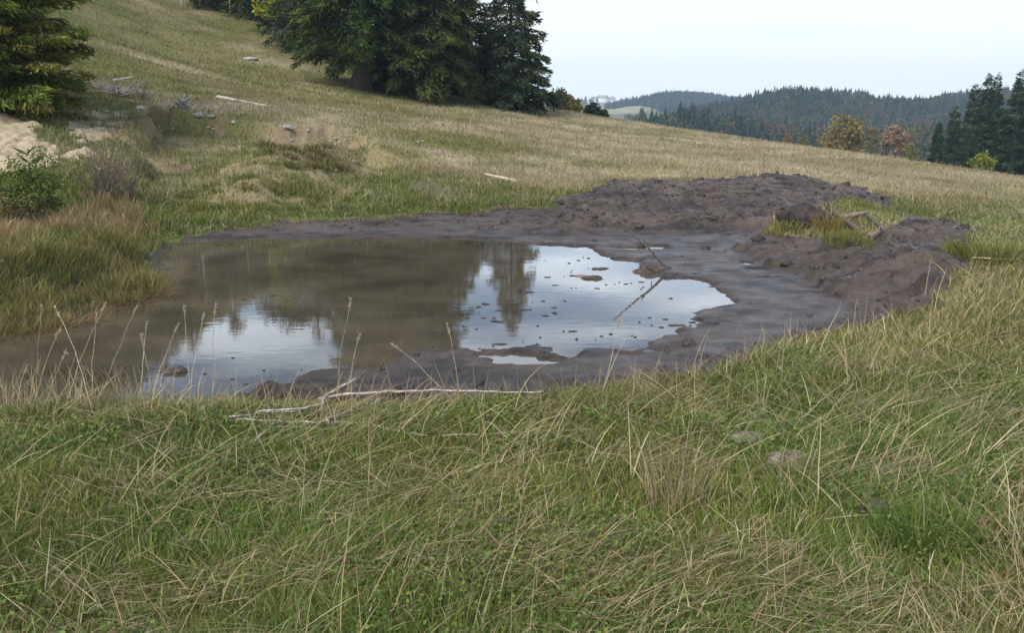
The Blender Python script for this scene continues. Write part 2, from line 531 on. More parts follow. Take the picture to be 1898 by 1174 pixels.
GREEN, OLIVE, TAN = np.array((.078, .088, .024)), np.array((.132, .117, .047)), np.array((.26, .213, .135))
def meadow_colour(x, y):
    d = dryness(x, y)[..., None]
    c = np.where(d < .5, GREEN + (OLIVE - GREEN) * d * 2, OLIVE + (TAN - OLIVE) * (d - .5) * 2)
    r = ss(.55, .75, fbm(x, y, 2.2, 4, 93))[..., None] * .35
    c = c * (1 - r) + np.array((.14, .10, .05)) * r
    return c * (.62 + .76 * fbm(x, y, .7, 4, 94, .6))[..., None] * 1.12
gc = meadow_colour(gx, gy)
pw, pc = patch_w(gx, gy)
gc = gc * (1 - pw[..., None]) + pc * pw[..., None]
sf = ss(-.1, .12, d_sc) * ss(.75, .3, d_sc) * ss(.40, .55, fbm(gx, gy, .9, 3, 76)) * ss(14.5, 16.5, gy)
gc = gc * (1 - .75 * sf[..., None]) + np.array((.21, .155, .09)) * .75 * sf[..., None]
bare = ss(.54, .64, fbm(gx * .7, gy, .55, 5, 79, .62)) * ss(.1, .5, d_sc) * ss(14, 15.5, gy) * .8
bcol = np.where((fbm(gx, gy, 1.2, 3, 80) > .5)[..., None], np.array((.19, .148, .085)), np.array((.115, .085, .05)))
gc = gc * (1 - bare[..., None]) + bcol * bare[..., None]
bare = np.maximum(bare, sf * .9)
# trampled earth round the pond margin
tr = ss(1.3, .1, d_m) * ss(4.6, 6, gy) * (fbm(gx, gy, .4, 3, 95) > .46)
gc = gc * (1 - .55 * tr[..., None]) + np.array((.10, .072, .05)) * .55 * tr[..., None]
mc = np.array((.062, .044, .033)) * (.6 + .8 * fbm(gx * .6, gy * 1.3, .7, 5, 101, .6))[..., None]
dry_m = ss(.44, .66, fbm(gx * .6, gy * 1.3, .6, 5, 102, .6))[..., None] * (.2 + .8 * rough_w[..., None])
mc = mc * (1 - dry_m * .6) + np.array((.112, .083, .065)) * dry_m * .6
och = ss(.56, .7, fbm(gx, gy, .8, 4, 104))[..., None] * .4
mc = mc * (1 - och) + np.array((.062, .044, .025)) * och
mc = mc * (1 - .5 * ss(.5, .66, fbm(gx * .7, gy * 1.4, .22, 4, 103)))[..., None]
mc = mc * (1 - .18 * ss(.35, .05, d_w + (fbm(gx, gy, .5, 3, 105) - .5) * .4))[..., None]
sc = np.array((.33, .265, .17)) * (.78 + .4 * fbm(gx * .6, gy, .9, 4, 111))[..., None]
st = ss(.56, .66, fbm(gx, gy, .45, 4, 112))[..., None] * .5
sc = sc * (1 - st) + np.array((.20, .15, .09)) * st

nyv, nxv = gx.shape
idx = np.arange(nyv * nxv).reshape(nyv, nxv)
Fq = np.stack([idx[:-1, :-1], idx[:-1, 1:], idx[1:, 1:], idx[1:, :-1]], -1).reshape(-1, 4)
fm = (mud[:-1, :-1] + mud[1:, 1:] + mud[:-1, 1:] + mud[1:, :-1]).ravel() / 4
fs = (sand[:-1, :-1] + sand[1:, 1:] + sand[:-1, 1:] + sand[1:, :-1]).ravel() / 4
cls = np.where(fm > .5, 1, np.where(fs > .5, 2, 0))
GV = np.stack([gx, gy, HG], -1).reshape(-1, 3)

M_ground = mat_vcol("meadow_soil", .9, .1, 22, .45, .6, 60)
def mat_mud():
    m = mat_vcol("wet_mud", .4, .28, 9, .35)
    N, L = m.node_tree.nodes, m.node_tree.links
    bs = N["Principled BSDF"]
    tc = N.new("ShaderNodeTexCoord")
    nz = N.new("ShaderNodeTexNoise")
    nz.inputs["Scale"].default_value = 3.2
    nz.inputs["Detail"].default_value = 5
    L.new(tc.outputs["Object"], nz.inputs["Vector"])
    mr = N.new("ShaderNodeMapRange")
    mr.inputs["From Min"].default_value = .35; mr.inputs["From Max"].default_value = .65
    mr.inputs["To Min"].default_value = .26; mr.inputs["To Max"].default_value = .58
    L.new(nz.outputs["Fac"], mr.inputs["Value"])
    L.new(mr.outputs[0], bs.inputs["Roughness"])
    b1 = N.new("ShaderNodeTexNoise")
    b1.inputs["Scale"].default_value = 13; b1.inputs["Detail"].default_value = 9; b1.inputs["Roughness"].default_value = .7
    L.new(tc.outputs["Object"], b1.inputs["Vector"])
    bp = N.new("ShaderNodeBump")
    bp.inputs["Strength"].default_value = .85; bp.inputs["Distance"].default_value = .05
    L.new(b1.outputs["Fac"], bp.inputs["Height"])
    L.new(bp.outputs[0], bs.inputs["Normal"])
    return m
M_mud = mat_mud()
M_sand = mat_vcol("pale_sand", .9, .1, 14, .22, .5, 30)
def submesh(name, k, mat, colr):
    f = Fq[cls == k]
    used, inv = np.unique(f, return_inverse=True)
    o = mesh_from(name, GV[used], inv.reshape(f.shape), mat, None, colr.reshape(-1, 3)[used], True)
    return tag(o, kind='structure')
submesh("ground", 0, M_ground, gc)
submesh("mud", 1, M_mud, mc)
submesh("sand_bank", 2, M_sand, sc)

# water -------------------------------------------------------------
def mat_water():
    m, N, L, bs = nodes_of("muddy_water")
    tc = N.new("ShaderNodeTexCoord")
    nz = N.new("ShaderNodeTexNoise")
    nz.inputs["Scale"].default_value = .8; nz.inputs["Detail"].default_value = 7; nz.inputs["Roughness"].default_value = .6
    ms = N.new("ShaderNodeMapping")
    ms.inputs["Scale"].default_value = (1.0, 1.25, 1); ms.inputs["Rotation"].default_value = (0, 0, .25)
    L.new(tc.outputs["Object"], ms.inputs["Vector"])
    L.new(ms.outputs[0], nz.inputs["Vector"])
    n2 = N.new("ShaderNodeTexNoise")                       # patches of silt film dull the mirror
    n2.inputs["Scale"].default_value = 1.7; n2.inputs["Detail"].default_value = 6
    L.new(ms.outputs[0], n2.inputs["Vector"])
    r2 = N.new("ShaderNodeMapRange")
    r2.inputs["From Min"].default_value = .58; r2.inputs["From Max"].default_value = .74
    r2.inputs["To Min"].default_value = .025; r2.inputs["To Max"].default_value = .08
    L.new(n2.outputs["Fac"], r2.inputs["Value"])
    L.new(r2.outputs[0], bs.inputs["Roughness"])
    cr = N.new("ShaderNodeValToRGB")
    cr.color_ramp.elements[0].position = .38; cr.color_ramp.elements[0].color = (.045, .036, .023, 1)
    cr.color_ramp.elements[1].position = .64; cr.color_ramp.elements[1].color = (.086, .069, .046, 1)
    L.new(nz.outputs["Fac"], cr.inputs["Fac"])
    L.new(cr.outputs["Color"], bs.inputs["Base Color"])
    bs.inputs["Roughness"].default_value = .03
    bs.inputs["IOR"].default_value = 1.333
    mp = N.new("ShaderNodeMapping")
    mp.inputs["Scale"].default_value = (2.2, 5.0, 1)
    L.new(tc.outputs["Object"], mp.inputs["Vector"])
    b1 = N.new("ShaderNodeTexNoise")
    b1.inputs["Scale"].default_value = 2.2; b1.inputs["Detail"].default_value = 3
    L.new(mp.outputs[0], b1.inputs["Vector"])
    bp = N.new("ShaderNodeBump")
    bp.inputs["Strength"].default_value = .022; bp.inputs["Distance"].default_value = .02
    L.new(b1.outputs["Fac"], bp.inputs["Height"])
    L.new(bp.outputs[0], bs.inputs["Normal"])
    return m
wx, wy = np.meshgrid(np.linspace(-8.5, 6.0, 60), np.linspace(5.2, 14.2, 40))
wi = np.arange(wx.size).reshape(wx.shape)
o = mesh_from("water", np.stack([wx, wy, wx * 0], -1).reshape(-1, 3),
              np.stack([wi[:-1, :-1], wi[:-1, 1:], wi[1:, 1:], wi[1:, :-1]], -1).reshape(-1, 4), mat_water(), None, None, True)
tag(o, kind='structure')

# ------------------------------------------------------------------ far land
SKY_A = [(1180, 215), (1260, 205), (1330, 192), (1353, 184), (1390, 172), (1418, 167), (1469, 164), (1533, 167), (1582, 173), (1612, 180), (1648, 182), (1697, 185), (1725, 176), (1789, 169), (1860, 166), (2050, 160)]
SKY_B = [(1000, 195), (1130, 190), (1153, 184), (1189, 178), (1225, 169), (1261, 169), (1294, 171), (1330, 178), (1360, 184), (1420, 192), (1500, 200), (2000, 210)]
SKY_C = [(700, 180), (1000, 180), (1051, 181), (1089, 179), (1115, 176), (1153, 182), (1200, 186), (1400, 190), (2000, 195)]
SKY_D = [(1000, 262), (1120, 238), (1170, 226), (1212, 212), (1255, 207), (1307, 206), (1353, 214), (1420, 228), (1500, 240), (1600, 240), (1700, 230), (1800, 220), (2050, 215)]
def crest(tab, u, r, tree):
    v = np.interp(u, [t[0] for t in tab], [t[1] for t in tab])
    b = (587 - v) / FPX
    slope = (-math.sin(PITCH) + b * math.cos(PITCH)) / (math.cos(PITCH) + b * math.sin(PITCH))
    return CZ + slope * r - tree
def far_z(u, r):
    """height of the far land in the direction of photo column u, r metres ahead"""
    u, r = np.asarray(u, float), np.asarray(r, float)
    R = [40, 130, 200, 300, 370, 490, 640, 930, 1150, 1500, 1620, 1700]
    Z = [-30 + 0 * u, -20 + 0 * u, -17 + 0 * u, crest(SKY_D, u, 300, 5), np.minimum(crest(SKY_D, u, 300, 9) - 2, -18), crest(SKY_A, u, 490, 5),
         -18 + 0 * u, crest(SKY_B, u, 930, 7), -12 + 0 * u, crest(SKY_C, u, 1500, 10), -6 + 0 * u, -30 + 0 * u]
    out = np.zeros(np.broadcast(u, r).shape)
    for i in range(len(R) - 1):
        t = np.clip((r - R[i]) / (R[i + 1] - R[i]), 0, 1)
        t = t * t * (3 - 2 * t)
        m = (r >= R[i]) & (r < R[i + 1])
        out = np.where(m, Z[i] + (Z[i + 1] - Z[i]) * t, out)
    return out
def far_xy(u, r):
    d0 = (u - 949) / FPX / math.cos(PITCH) * .97
    return d0 * r, r + 0 * u
fu = np.linspace(-1500, 3400, 200)
fr = np.concatenate([np.linspace(40, 300, 40), np.linspace(315, 1000, 60), np.linspace(1030, 1695, 36)])
U, R_ = np.meshgrid(fu, fr)
fx, fy = far_xy(U, R_)
fz = far_z(U, R_) + (fbm(fx, fy, 60, 3, 121) - .5) * 3 * ss(150, 300, R_)
fi = np.arange(U.size).reshape(U.shape)
fcol = np.array((.11, .10, .045)) * (.7 + .6 * fbm(fx, fy, 45, 4, 122))[..., None]
pale = np.maximum(ss(.5, .62, fbm(fx, fy, 120, 3, 123)), ss(1230, 1180, U) * ss(340, 420, R_) * ss(.38, .5, fbm(fx, fy, 70, 3, 124)))[..., None]
fcol = fcol * (1 - pale * .6) + np.array((.30, .26, .16)) * pale * .6
o = mesh_from("hills", np.stack([fx, fy, fz], -1).reshape(-1, 3), np.stack([fi[:-1, :-1], fi[:-1, 1:], fi[1:, 1:], fi[1:, :-1]], -1).reshape(-1, 4),
              mat_vcol("hill_grass", .9, .1, .08, .3), None, fcol.reshape(-1, 3), True)
tag(o, kind='structure')

# ------------------------------------------------------------------ foliage machinery
M_leaf = mat_vcol("foliage", .85, .1, None, trans=.22)
M_needle = mat_vcol("needles", .9, .08, None, trans=.12)
M_bark = mat_vcol("bark", .9, .15, 9, .4, .7, 25)
M_grass = mat_vcol("grass_blades", .8, .12, None, trans=.25)
M_wood = mat_vcol("weathered_wood", .9, .12, 22, .6, .8, 45)
M_rock = mat_vcol("limestone", .9, .2, 12, .3, .6, 20)
M_clod = mat_vcol("mud_clod", .6, .22, 12, .35, .7, 25)

def kites(P0, D, L, W, C, N=None):
    """leaf-shaped quads: base P0, direction D, length L, width W"""
    n = len(P0)
    D = D / (np.linalg.norm(D, axis=1, keepdims=True) + 1e-9)
    Nn = rng.normal(size=(n, 3)) if N is None else N
    S = np.cross(D, Nn); S /= np.linalg.norm(S, axis=1, keepdims=True) + 1e-9
    L, W = np.asarray(L)[:, None], np.asarray(W)[:, None]
    V = np.stack([P0, P0 + D * L * .45 + S * W * .5, P0 + D * L, P0 + D * L * .45 - S * W * .5], 1).reshape(-1, 3)
    Q = np.arange(4 * n).reshape(n, 4)
    return V, Q, np.repeat(C, 4, axis=0)

def pick(cols, n, jit=.2):
    cols = np.asarray(cols, float)
    c = cols[rng.integers(0, len(cols), n)]
    return np.clip(c * (1 + rng.normal(0, jit, (n, 1))), .004, 1)

def spruce(name, base, H, R, cb=.9, step=.34, per=6, sprays=80, slen=.3, cols=None, tr=.28, droop=.35, ragged=.25, label=None, group=None, power=.85, limbs=True, cat="tree", lean=(0, 0)):
    cols = cols or [(.036, .054, .012), (.056, .076, .017), (.082, .098, .022), (.024, .038, .011)]
    root = empty(name, base)
    tb, cr = MB(), MB()
    hs = np.linspace(0, H, 14)
    tp = np.stack([lean[0] * (hs / H) ** 2 + .03 * np.sin(hs * .9), lean[1] * (hs / H) ** 2 + .03 * np.cos(hs), hs - .15], -1)
    rad = tr * (1 - hs / H) ** .9 + .012
    rad[0] *= 1.45
    tb.tube(tp, rad, 9, (.085, .068, .052), wob=.05)
    P0, D, L, W, C = [], [], [], [], []
    z = cb
    while z < H - .15:
        f = (z - cb) / (H - cb)
        nb = max(3, int(per * (1 - .35 * f)))
        a0 = rng.uniform(0, 6.28)
        for k in range(nb):
            az = a0 + k * 6.283 / nb + rng.normal(0, .25)
            Lb = R * (1 - f) ** power * rng.uniform(1 - ragged, 1 + ragged * .5) * (.82 + .18 * min(1, f / .12)) + .12
            dz = rng.normal(0, .12)
            cx, cy = np.interp(z, hs, tp[:, 0]), np.interp(z, hs, tp[:, 1])
            up = .12 + .5 * f
            dirh = np.array([math.cos(az), math.sin(az), 0])
            def bp(s):
                s = np.asarray(s)
                zz = Lb * (up * s - (droop + .25 * (1 - f)) * s ** 2 + .22 * droop * s ** 4)
                return np.array([cx, cy, z + dz]) + s[:, None] * Lb * dirh + zz[:, None] * np.array([0, 0, 1])
            if limbs:
                sp = np.linspace(0, .93, 5)
                tb.tube(bp(sp), np.linspace(.018 + .012 * Lb, .006, 5), 4, (.10, .085, .07), cap=False)
            ns = max(6, int(sprays * (Lb / R) ** 1.15))
            s = rng.beta(1.7, 1.0, ns) * .93 + .08
            side = rng.choice([-1, 1], ns) * rng.random(ns) ** .7
            lat = np.array([-math.sin(az), math.cos(az), 0])
            wd_ = .33 * Lb * (1.02 - s) ** .7 + .05
            p = bp(s) + lat * (side * wd_)[:, None] + rng.normal(0, .035, (ns, 3))
            p[:, 2] -= np.abs(side) * wd_ * .25 + rng.exponential(.06, ns) * (slen / .3)
            d = dirh * rng.uniform(.2, 1.0, (ns, 1)) + lat * (np.sign(side) * rng.uniform(.1, .9, ns))[:, None]
            d[:, 2] -= rng.uniform(-.15, 1.0, ns)
            l = slen * rng.uniform(.55, 1.25, ns) * (1 - .35 * f)
            P0.append(p - d * .2 * l[:, None]); D.append(d); L.append(l); W.append(l * rng.uniform(.15, .30, ns))
            C.append(pick(cols, 1, .15) * (1 + rng.normal(0, .16, (ns, 1))))
        z += step * rng.uniform(.75, 1.25) * (1 - .4 * f)
    # leader
    m = 40
    hz_ = rng.uniform(H - .9, H + .1, m)
    ax = rng.uniform(0, 6.28, m)
    tipx = np.interp(hz_, hs, tp[:, 0]); tipy = np.interp(hz_, hs, tp[:, 1])
    P0.append(np.stack([tipx, tipy, hz_ - .1], -1)); D.append(np.stack([np.cos(ax) * .8, np.sin(ax) * .8, np.full(m, .5)], -1))
    L.append(rng.uniform(.12, .3, m)); W.append(rng.uniform(.03, .07, m)); C.append(pick(cols, m, .2))
    V, Q, CC = kites(np.vstack(P0), np.vstack(D), np.concatenate(L), np.concatenate(W), np.clip(np.vstack(C), .004, 1))
    cr.add(V, Q, None, CC)
    tb.build("trunk", M_bark, root)
    cr.build("crown", M_needle, root, smooth=False)
    return tag(root, label, cat, group)

def broadleaf(name, base, H, R, cb=.25, n=4000, leaf=.22, cols=None, label=None, group=None, tr=.16, bark=(.12, .10, .08), zr=None, cat="tree", clusters=40, sq=.8):
    """tapered trunk, limbs and a crown of leaf clusters"""
    cols = cols or [(.10, .11, .03), (.14, .13, .03), (.07, .09, .03)]
    root = empty(name, base)
    tb, cr = MB(), MB()
    zc_, rz = (cb * H + H) / 2, (H - cb * H) / 2
    tb.tube(np.stack([np.zeros(6), np.zeros(6), np.linspace(-.2, H * .8, 6)], -1) + rng.normal(0, .04 * R / 2, (6, 3)) * [[1, 1, 0]], np.linspace(tr, tr * .2, 6), 8, bark, wob=.05)
    cen = []
    for k in range(clusters):
        a, zz = rng.uniform(0, 6.283), rng.uniform(-1, 1)
        rr = math.sqrt(max(0, 1 - zz * zz * .92)) * R * rng.uniform(.45, .95)
        rr *= 1 - .25 * max(zz, 0)
        c = np.array([math.cos(a) * rr, math.sin(a) * rr, zc_ + zz * rz * .86])
        cen.append(c)
        st_ = np.array([0, 0, max(cb * H * .6, c[2] - rr * .9)])
        st_[2] = min(st_[2], H * .7)
        mid = (st_ + c) / 2 + np.array([0, 0, .1 * rr])
        if k < 22: tb.tube([st_, mid, c], [tr * .3, tr * .2, .012], 5, bark, cap=False)
    cen = np.array(cen)
    per = n // clusters
    P0, D, L, W, C = [], [], [], [], []
    for c in cen:
        rc = R * rng.uniform(.22, .40)
        q = rng.normal(size=(per, 3)); q /= np.linalg.norm(q, axis=1, keepdims=True)
        q *= (rng.random((per, 1)) ** .5) * rc
        q[:, 2] *= sq
        P0.append(c + q); d = q / rc + rng.normal(0, .6, (per, 3)); d[:, 2] -= .3
        D.append(d); l = leaf * rng.uniform(.6, 1.3, per); L.append(l); W.append(l * rng.uniform(.45, .8, per))
        C.append(pick(cols, 1, .12) * (1 + rng.normal(0, .18, (per, 1))))
    V, Q, CC = kites(np.vstack(P0), np.vstack(D), np.concatenate(L), np.concatenate(W), np.clip(np.vstack(C), .004, 1))
    cr.add(V, Q, None, CC)
    tb.build("trunk", M_bark, root)
    cr.build("crown", M_leaf, root, smooth=False)
    return tag(root, label, cat, group)

# ------------------------------------------------------------------ woods on the far hills (masses nobody could count)
def template_conifer():
    V = []
    nl = 9
    for i in range(nl):
        f = i / (nl - 1)
        m = int(16 - 9 * f)
        r = rng.uniform(.21, .27) * (1 - f) ** .75 + .012
        for k in range(m):
            a = rng.uniform(0, 6.283)
            z0 = .06 + .88 * f
            ri = r * .25
            rr = r * rng.uniform(.75, 1.25)
            w = .055 * (1 - .6 * f)
            t = np.array([-math.sin(a), math.cos(a), 0]); d = np.array([math.cos(a), math.sin(a), 0])
            V += [d * ri + [0, 0, z0 + .10], d * rr + t * w + [0, 0, z0 - .02], d * (rr + .02) + [0, 0, z0 - .06], d * rr - t * w + [0, 0, z0 - .02]]
    for a in (0, 2.1, 4.2):
        d = np.array([math.cos(a), math.sin(a), 0]) * .014
        V += [np.array([0, 0, 1.06]), d + [0, 0, .93], d * 0 + [0, 0, .86], -d + [0, 0, .93]]
    return np.array(V)
def template_broad():
    m = 150
    q = rng.normal(size=(m, 3)); q /= np.linalg.norm(q, axis=1, keepdims=True)
    q *= rng.uniform(.6, 1.0, (m, 1))
    p = q * [.34, .34, .42] + [0, 0, .55]
    V, _, _ = kites(p, q + rng.normal(0, .7, (m, 3)), rng.uniform(.12, .24, m), rng.uniform(.09, .16, m), np.zeros((m, 3)))
    return V
TC, TB = [template_conifer() for _ in range(4)], [template_broad() for _ in range(4)]
def wood(name, us, rs, hmin, hmax, p_broad, label, keep=None, conc=None):
    Vs, Cs = [], []
    x, y = far_xy(us, rs)
    z = far_z(us, rs) + (fbm(x, y, 60, 3, 121) - .5) * 3 * ss(150, 300, rs)
    patch = fbm(x, y, 45, 3, 131)
    for i in range(len(us)):
        br = rng.random() < p_broad * (1.7 if patch[i] > .55 else .5)
        T = (TB if br else TC)[rng.integers(0, 4)]
        s = rng.uniform(hmin * .8, hmax) * (.78 if br else 1)
        a = rng.uniform(0, 6.28)
        w = s * rng.uniform(.85, 1.2)
        Vs.append(np.stack([(T[:, 0] * math.cos(a) - T[:, 1] * math.sin(a)) * w + x[i], (T[:, 0] * math.sin(a) + T[:, 1] * math.cos(a)) * w + y[i], T[:, 2] * s + z[i] - .3], -1))
        if br:
            c = pick([(.105, .080, .03), (.11, .066, .033), (.085, .082, .03), (.07, .08, .03), (.11, .085, .05)], 1, .15)
        else:
            c = pick([(.026, .044, .024), (.034, .052, .028), (.022, .036, .022), (.042, .056, .028)], 1, .15)
        cc = np.repeat(c * (1 + rng.normal(0, .13, (len(T) // 4, 1))), 4, axis=0)
        Cs.append(cc)
    V = np.vstack(Vs)
    o = mesh_from(name, V, np.arange(len(V)).reshape(-1, 4), M_leaf, None, np.clip(np.vstack(Cs), .004, 1))
    return tag(o, label, "forest", kind='stuff')
def scatter(nn, u0, u1, r0, r1):
    return rng.uniform(u0, u1, nn), np.sqrt(rng.uniform(r0 * r0, r1 * r1, nn))
u_, r_ = scatter(1700, 1170, 2150, 190, 345)
keep = r_ > np.interp(u_, [1170, 1300, 1500], [285, 240, 190])
wood("mixed_wood", u_[keep], r_[keep], 5, 8.5, .5, "mixed autumn wood on the low ridge beyond the meadow")
u_, r_ = scatter(5200, 1270, 2200, 385, 520)
wood("conifer_wood", u_, r_, 4.5, 8, .28, "dark conifer forest covering the nearer rounded hill")
u_, r_ = scatter(4200, 1120, 1480, 700, 960)
k_ = r_ > np.interp(u_, [1120, 1180, 1215, 1260], [935, 880, 800, 690])
u_, r_ = u_[k_], r_[k_]
wood("hill_forest", u_, r_, 6, 10, .35, "bluish forest covering the farther rounded hill")
u_, r_ = scatter(420, 900, 1330, 1250, 1540)
k_ = fbm(u_ * .05, r_ * .02, 1.2, 3, 141) > .46
wood("ridge_forest", u_[k_], r_[k_], 9, 14, .3, "pale hazy scattered woods on the most distant ridge")
u_, r_ = scatter(160, 1040, 1240, 420, 650)
k_ = fbm(u_ * .05, r_ * .02, 1.2, 3, 142) > .5
wood("valley_copse", u_[k_], r_[k_], 6, 10, .55, "small grey-brown copses between the valley meadows")

# pale houses on the most distant ridge
M_wall = mat_vcol("pale_render", .9, .1, 2, .1)
for hu, hr, hw, hh_, lab in [(1101, 1452, 11, 5.5, "leftmost tiny pale house on the most distant ridge"), (1113, 1446, 14, 6, "middle and widest tiny pale house on the most distant ridge"),
                             (1128, 1456, 10, 5, "rightmost tiny pale house on the most distant ridge")]:
    hx, hy = far_xy(np.array([hu]), np.array([float(hr)]))
    hz0 = float(far_z(np.array([hu]), np.array([float(hr)]))[0]) + 1.0
    root = empty("house", (hx[0], hy[0], hz0), .2)
    a, b = hw / 2, 4.5
    m = MB()
    m.add([(-a, -b, -3), (a, -b, -3), (a, b, -3), (-a, b, -3), (-a, -b, hh_), (a, -b, hh_), (a, b, hh_), (-a, b, hh_), (-a, 0, hh_ + 3), (a, 0, hh_ + 3)],
          [(0, 1, 5, 4), (1, 2, 6, 5), (2, 3, 7, 6), (3, 0, 4, 7)], [(4, 7, 8), (5, 9, 6)], (.62, .60, .56))
    m.build("wall", M_wall, root, smooth=False)
    m = MB()
    e = .6
    V = []
    for dz in (0.05, .4):
        V += [(-a - e, -b - e, hh_ - .4 + dz), (a + e, -b - e, hh_ - .4 + dz), (a + e, 0, hh_ + 3 + dz), (-a - e, 0, hh_ + 3 + dz), (a + e, b + e, hh_ - .4 + dz), (-a - e, b + e, hh_ - .4 + dz)]
    m.add(V, [(0, 3, 2, 1), (3, 5, 4, 2), (6, 7, 8, 9), (9, 8, 10, 11), (0, 1, 7, 6), (5, 11, 10, 4), (1, 2, 8, 7), (2, 4, 10, 8), (3, 0, 6, 9), (5, 3, 9, 11)], None, (.30, .24, .21))
    m.build("roof", M_wall, root, smooth=False)
    tag(root, lab, "house", "pale houses on the far ridge")

# ------------------------------------------------------------------ the trees
def seat(u, v, dz=0):
    p = spot(u, v); p[2] += dz
    return p
def plant(u, y, dz=0):           # on the ground in the direction of column u, y metres ahead
    x = (u - 949) / FPX / math.cos(PITCH) * y
    x = (u - 949) / FPX * y * 1.0 / math.cos(PITCH) * .99
    return np.array([x, y, float(HF(np.array([x]), np.array([y]))[0]) + dz])
G1 = "spruces standing together on the meadow slope"
spruce("spruce_tree", seat(670, 166), 15.5, 3.6, cb=2.15, step=.30, per=9, sprays=290, slen=.34, tr=.42, label="broad dark spruce with a thick bare trunk foot, left in the clump on the slope", group=G1)
spruce("spruce_tree", seat(790, 182), 15.0, 3.1, cb=1.0, step=.30, per=9, sprays=290, slen=.34, tr=.3, cols=[(.042, .054, .012), (.058, .072, .017), (.076, .086, .022), (.028, .038, .011)], label="dark spruce with low sweeping boughs right beside the thick-trunked spruce", group=G1)
spruce("spruce_tree", plant(872, 52), 5.4, 2.8, cb=.45, step=.26, per=8, sprays=260, power=.6, slen=.34, label="shorter spruce wedged between the dense clump and the ragged end spruce", group=G1)
spruce("spruce_tree", seat(948, 204), 9.5, 2.5, cb=.45, step=.28, per=7, sprays=240, slen=.34, ragged=.35, tr=.13, power=.85, droop=.28, cols=[(.028, .044, .020), (.042, .06, .026), (.06, .076, .03)], label="ragged open spruce at the right end of the clump against white sky", group=G1)
spruce("spruce_tree", plant(725, 52), 13.0, 2.6, cb=.6, step=.36, per=6, sprays=90, slen=.36, label="spruce hidden behind the thick-trunked spruce and its low-boughed neighbour", group=G1)
spruce("spruce_tree", plant(585, 56), 8.5, 2.8, cb=.5, step=.34, per=7, sprays=110, slen=.34, cols=[(.04, .055, .026), (.055, .068, .028), (.03, .042, .02)], label="grey-green low spruce just left behind the thick-trunked spruce", group=G1)
# edge of the hilltop wood
broadleaf("dark_tree", seat(512, 66), 7.5, 2.9, cb=.1, n=6500, leaf=.26, cols=[(.03, .042, .018), (.042, .055, .022), (.055, .065, .024)], tr=.22, label="dark round tree with a short black trunk above the upper meadow")
broadleaf("yellow_green_tree", plant(535, 58), 6.0, 1.5, cb=.2, n=3000, leaf=.2, cols=[(.20, .24, .02), (.15, .20, .02), (.24, .25, .03)], label="yellow-green leafy tree lighting up the dark edge of the wood")
G2 = "conifers of the wood along the hilltop"
T2 = "dark conifer in the wood along the hilltop, its top showing only in the pond"
hill = [(560, 70, 9.5), (535, 67, 11), (508, 70, 9.3), (480, 67, 10.4), (455, 70, 10.8), (430, 68, 12.4), (402, 71, 12.0), (375, 69, 13.6), (345, 72, 13.2), (315, 70, 14.8), (285, 72, 15.0), (255, 70, 16.6), (225, 72, 16.4), (190, 70, 17.8), (150, 72, 18.0), (108, 71, 19), (600, 74, 8.0)]
def hilltop(u, y, ztop_angle_z, first={}):
    p = plant(u, y)
    return p, ztop_angle_z
protos = []
for i, (u, y, hh) in enumerate(hill):
    p = plant(u, y)
    top = {560: 12.2}.get(u, float(np.interp(u, [100, 260, 420, 540, 600], [20.6, 17.7, 14.6, 11.9, 10.0]))) * y / 70 + rng.uniform(-1.3, 1.0)
    Ht = max(4.5, top - p[2])
    if i < 4:
        o = spruce("hilltop_conifer", p, Ht, 1.7 + .06 * Ht, cb=.5, step=.4, per=6, sprays=100, slen=.42, power=1.0, label=T2, group=G2, limbs=False)
        protos.append((o, Ht))
    else:
        src, h0 = protos[i % 4]
        o = copy_tree(src)
        o.location = p
        o.rotation_euler = (0, 0, rng.uniform(0, 6.28))
        o.scale = (1, 1, Ht / h0)
# slim pale trunks at the upper edge
for u, v, hh, r, lab in [(338, 17, 6, .07, "thin pale trunk standing alone on the upper meadow edge"),
                         (391, 10, 7, .17, "thick pale trunk, stoutest of the pale ones before the dark wood"),
                         (411, 18, 5, .06, "thin grey trunk between the stout pale trunk and the leaning one"),
                         (428, 28, 5, .06, "thin leaning pale trunk with yellow-green leaves before the dark wood")]:
    p = seat(u, v)
    broadleaf("pale_trunk_tree", p, hh, 1.3, cb=.45, n=1100, leaf=.2, cols=[(.12, .13, .03), (.16, .14, .03), (.08, .095, .03)], tr=r, bark=(.36, .33, .28), label=lab, group="pale trunks at the top of the meadow", clusters=18)
# bushes under the hilltop wood make its dark lower edge
for u, y, hh, lab in [(405, 71, 2.6, "dark thicket behind the stout pale trunk"), (460, 68, 3.2, "dark grey-green bush at the wood edge left of the round tree")]:
    broadleaf("thicket", plant(u, y), hh, 2.2, cb=.02, n=2600, leaf=.26, cols=[(.022, .03, .016), (.034, .045, .022), (.045, .055, .028)], label=lab, cat="bush")

# conifers above the sand bank
YG = [(.105, .132, .022), (.135, .150, .025), (.08, .108, .019), (.155, .14, .03), (.055, .078, .017)]
spruce("bank_conifer", plant(62, 18.4), 6.6, 1.5, cb=.1, step=.16, per=9, sprays=340, slen=.14, cols=YG, tr=.1, droop=-.05, power=.5, ragged=.35, label="bushy yellow-green conifer on top of the pale sand bank")
spruce("bank_conifer", plant(-70, 18.8), 7.5, 2.1, cb=.2, step=.24, per=8, sprays=170, slen=.22, cols=[(.04, .06, .02), (.055, .075, .022), (.075, .09, .022)], tr=.14, droop=.15, power=.5, label="second bank conifer, cut off by the frame, left of the bushy one")
spruce("bank_conifer", plant(8, 23), 6.5, 1.5, cb=.3, step=.26, per=7, sprays=100, slen=.24, cols=[(.03, .052, .034), (.04, .065, .042)], tr=.12, label="blue-green conifer behind the bushy yellow-green one on the bank")
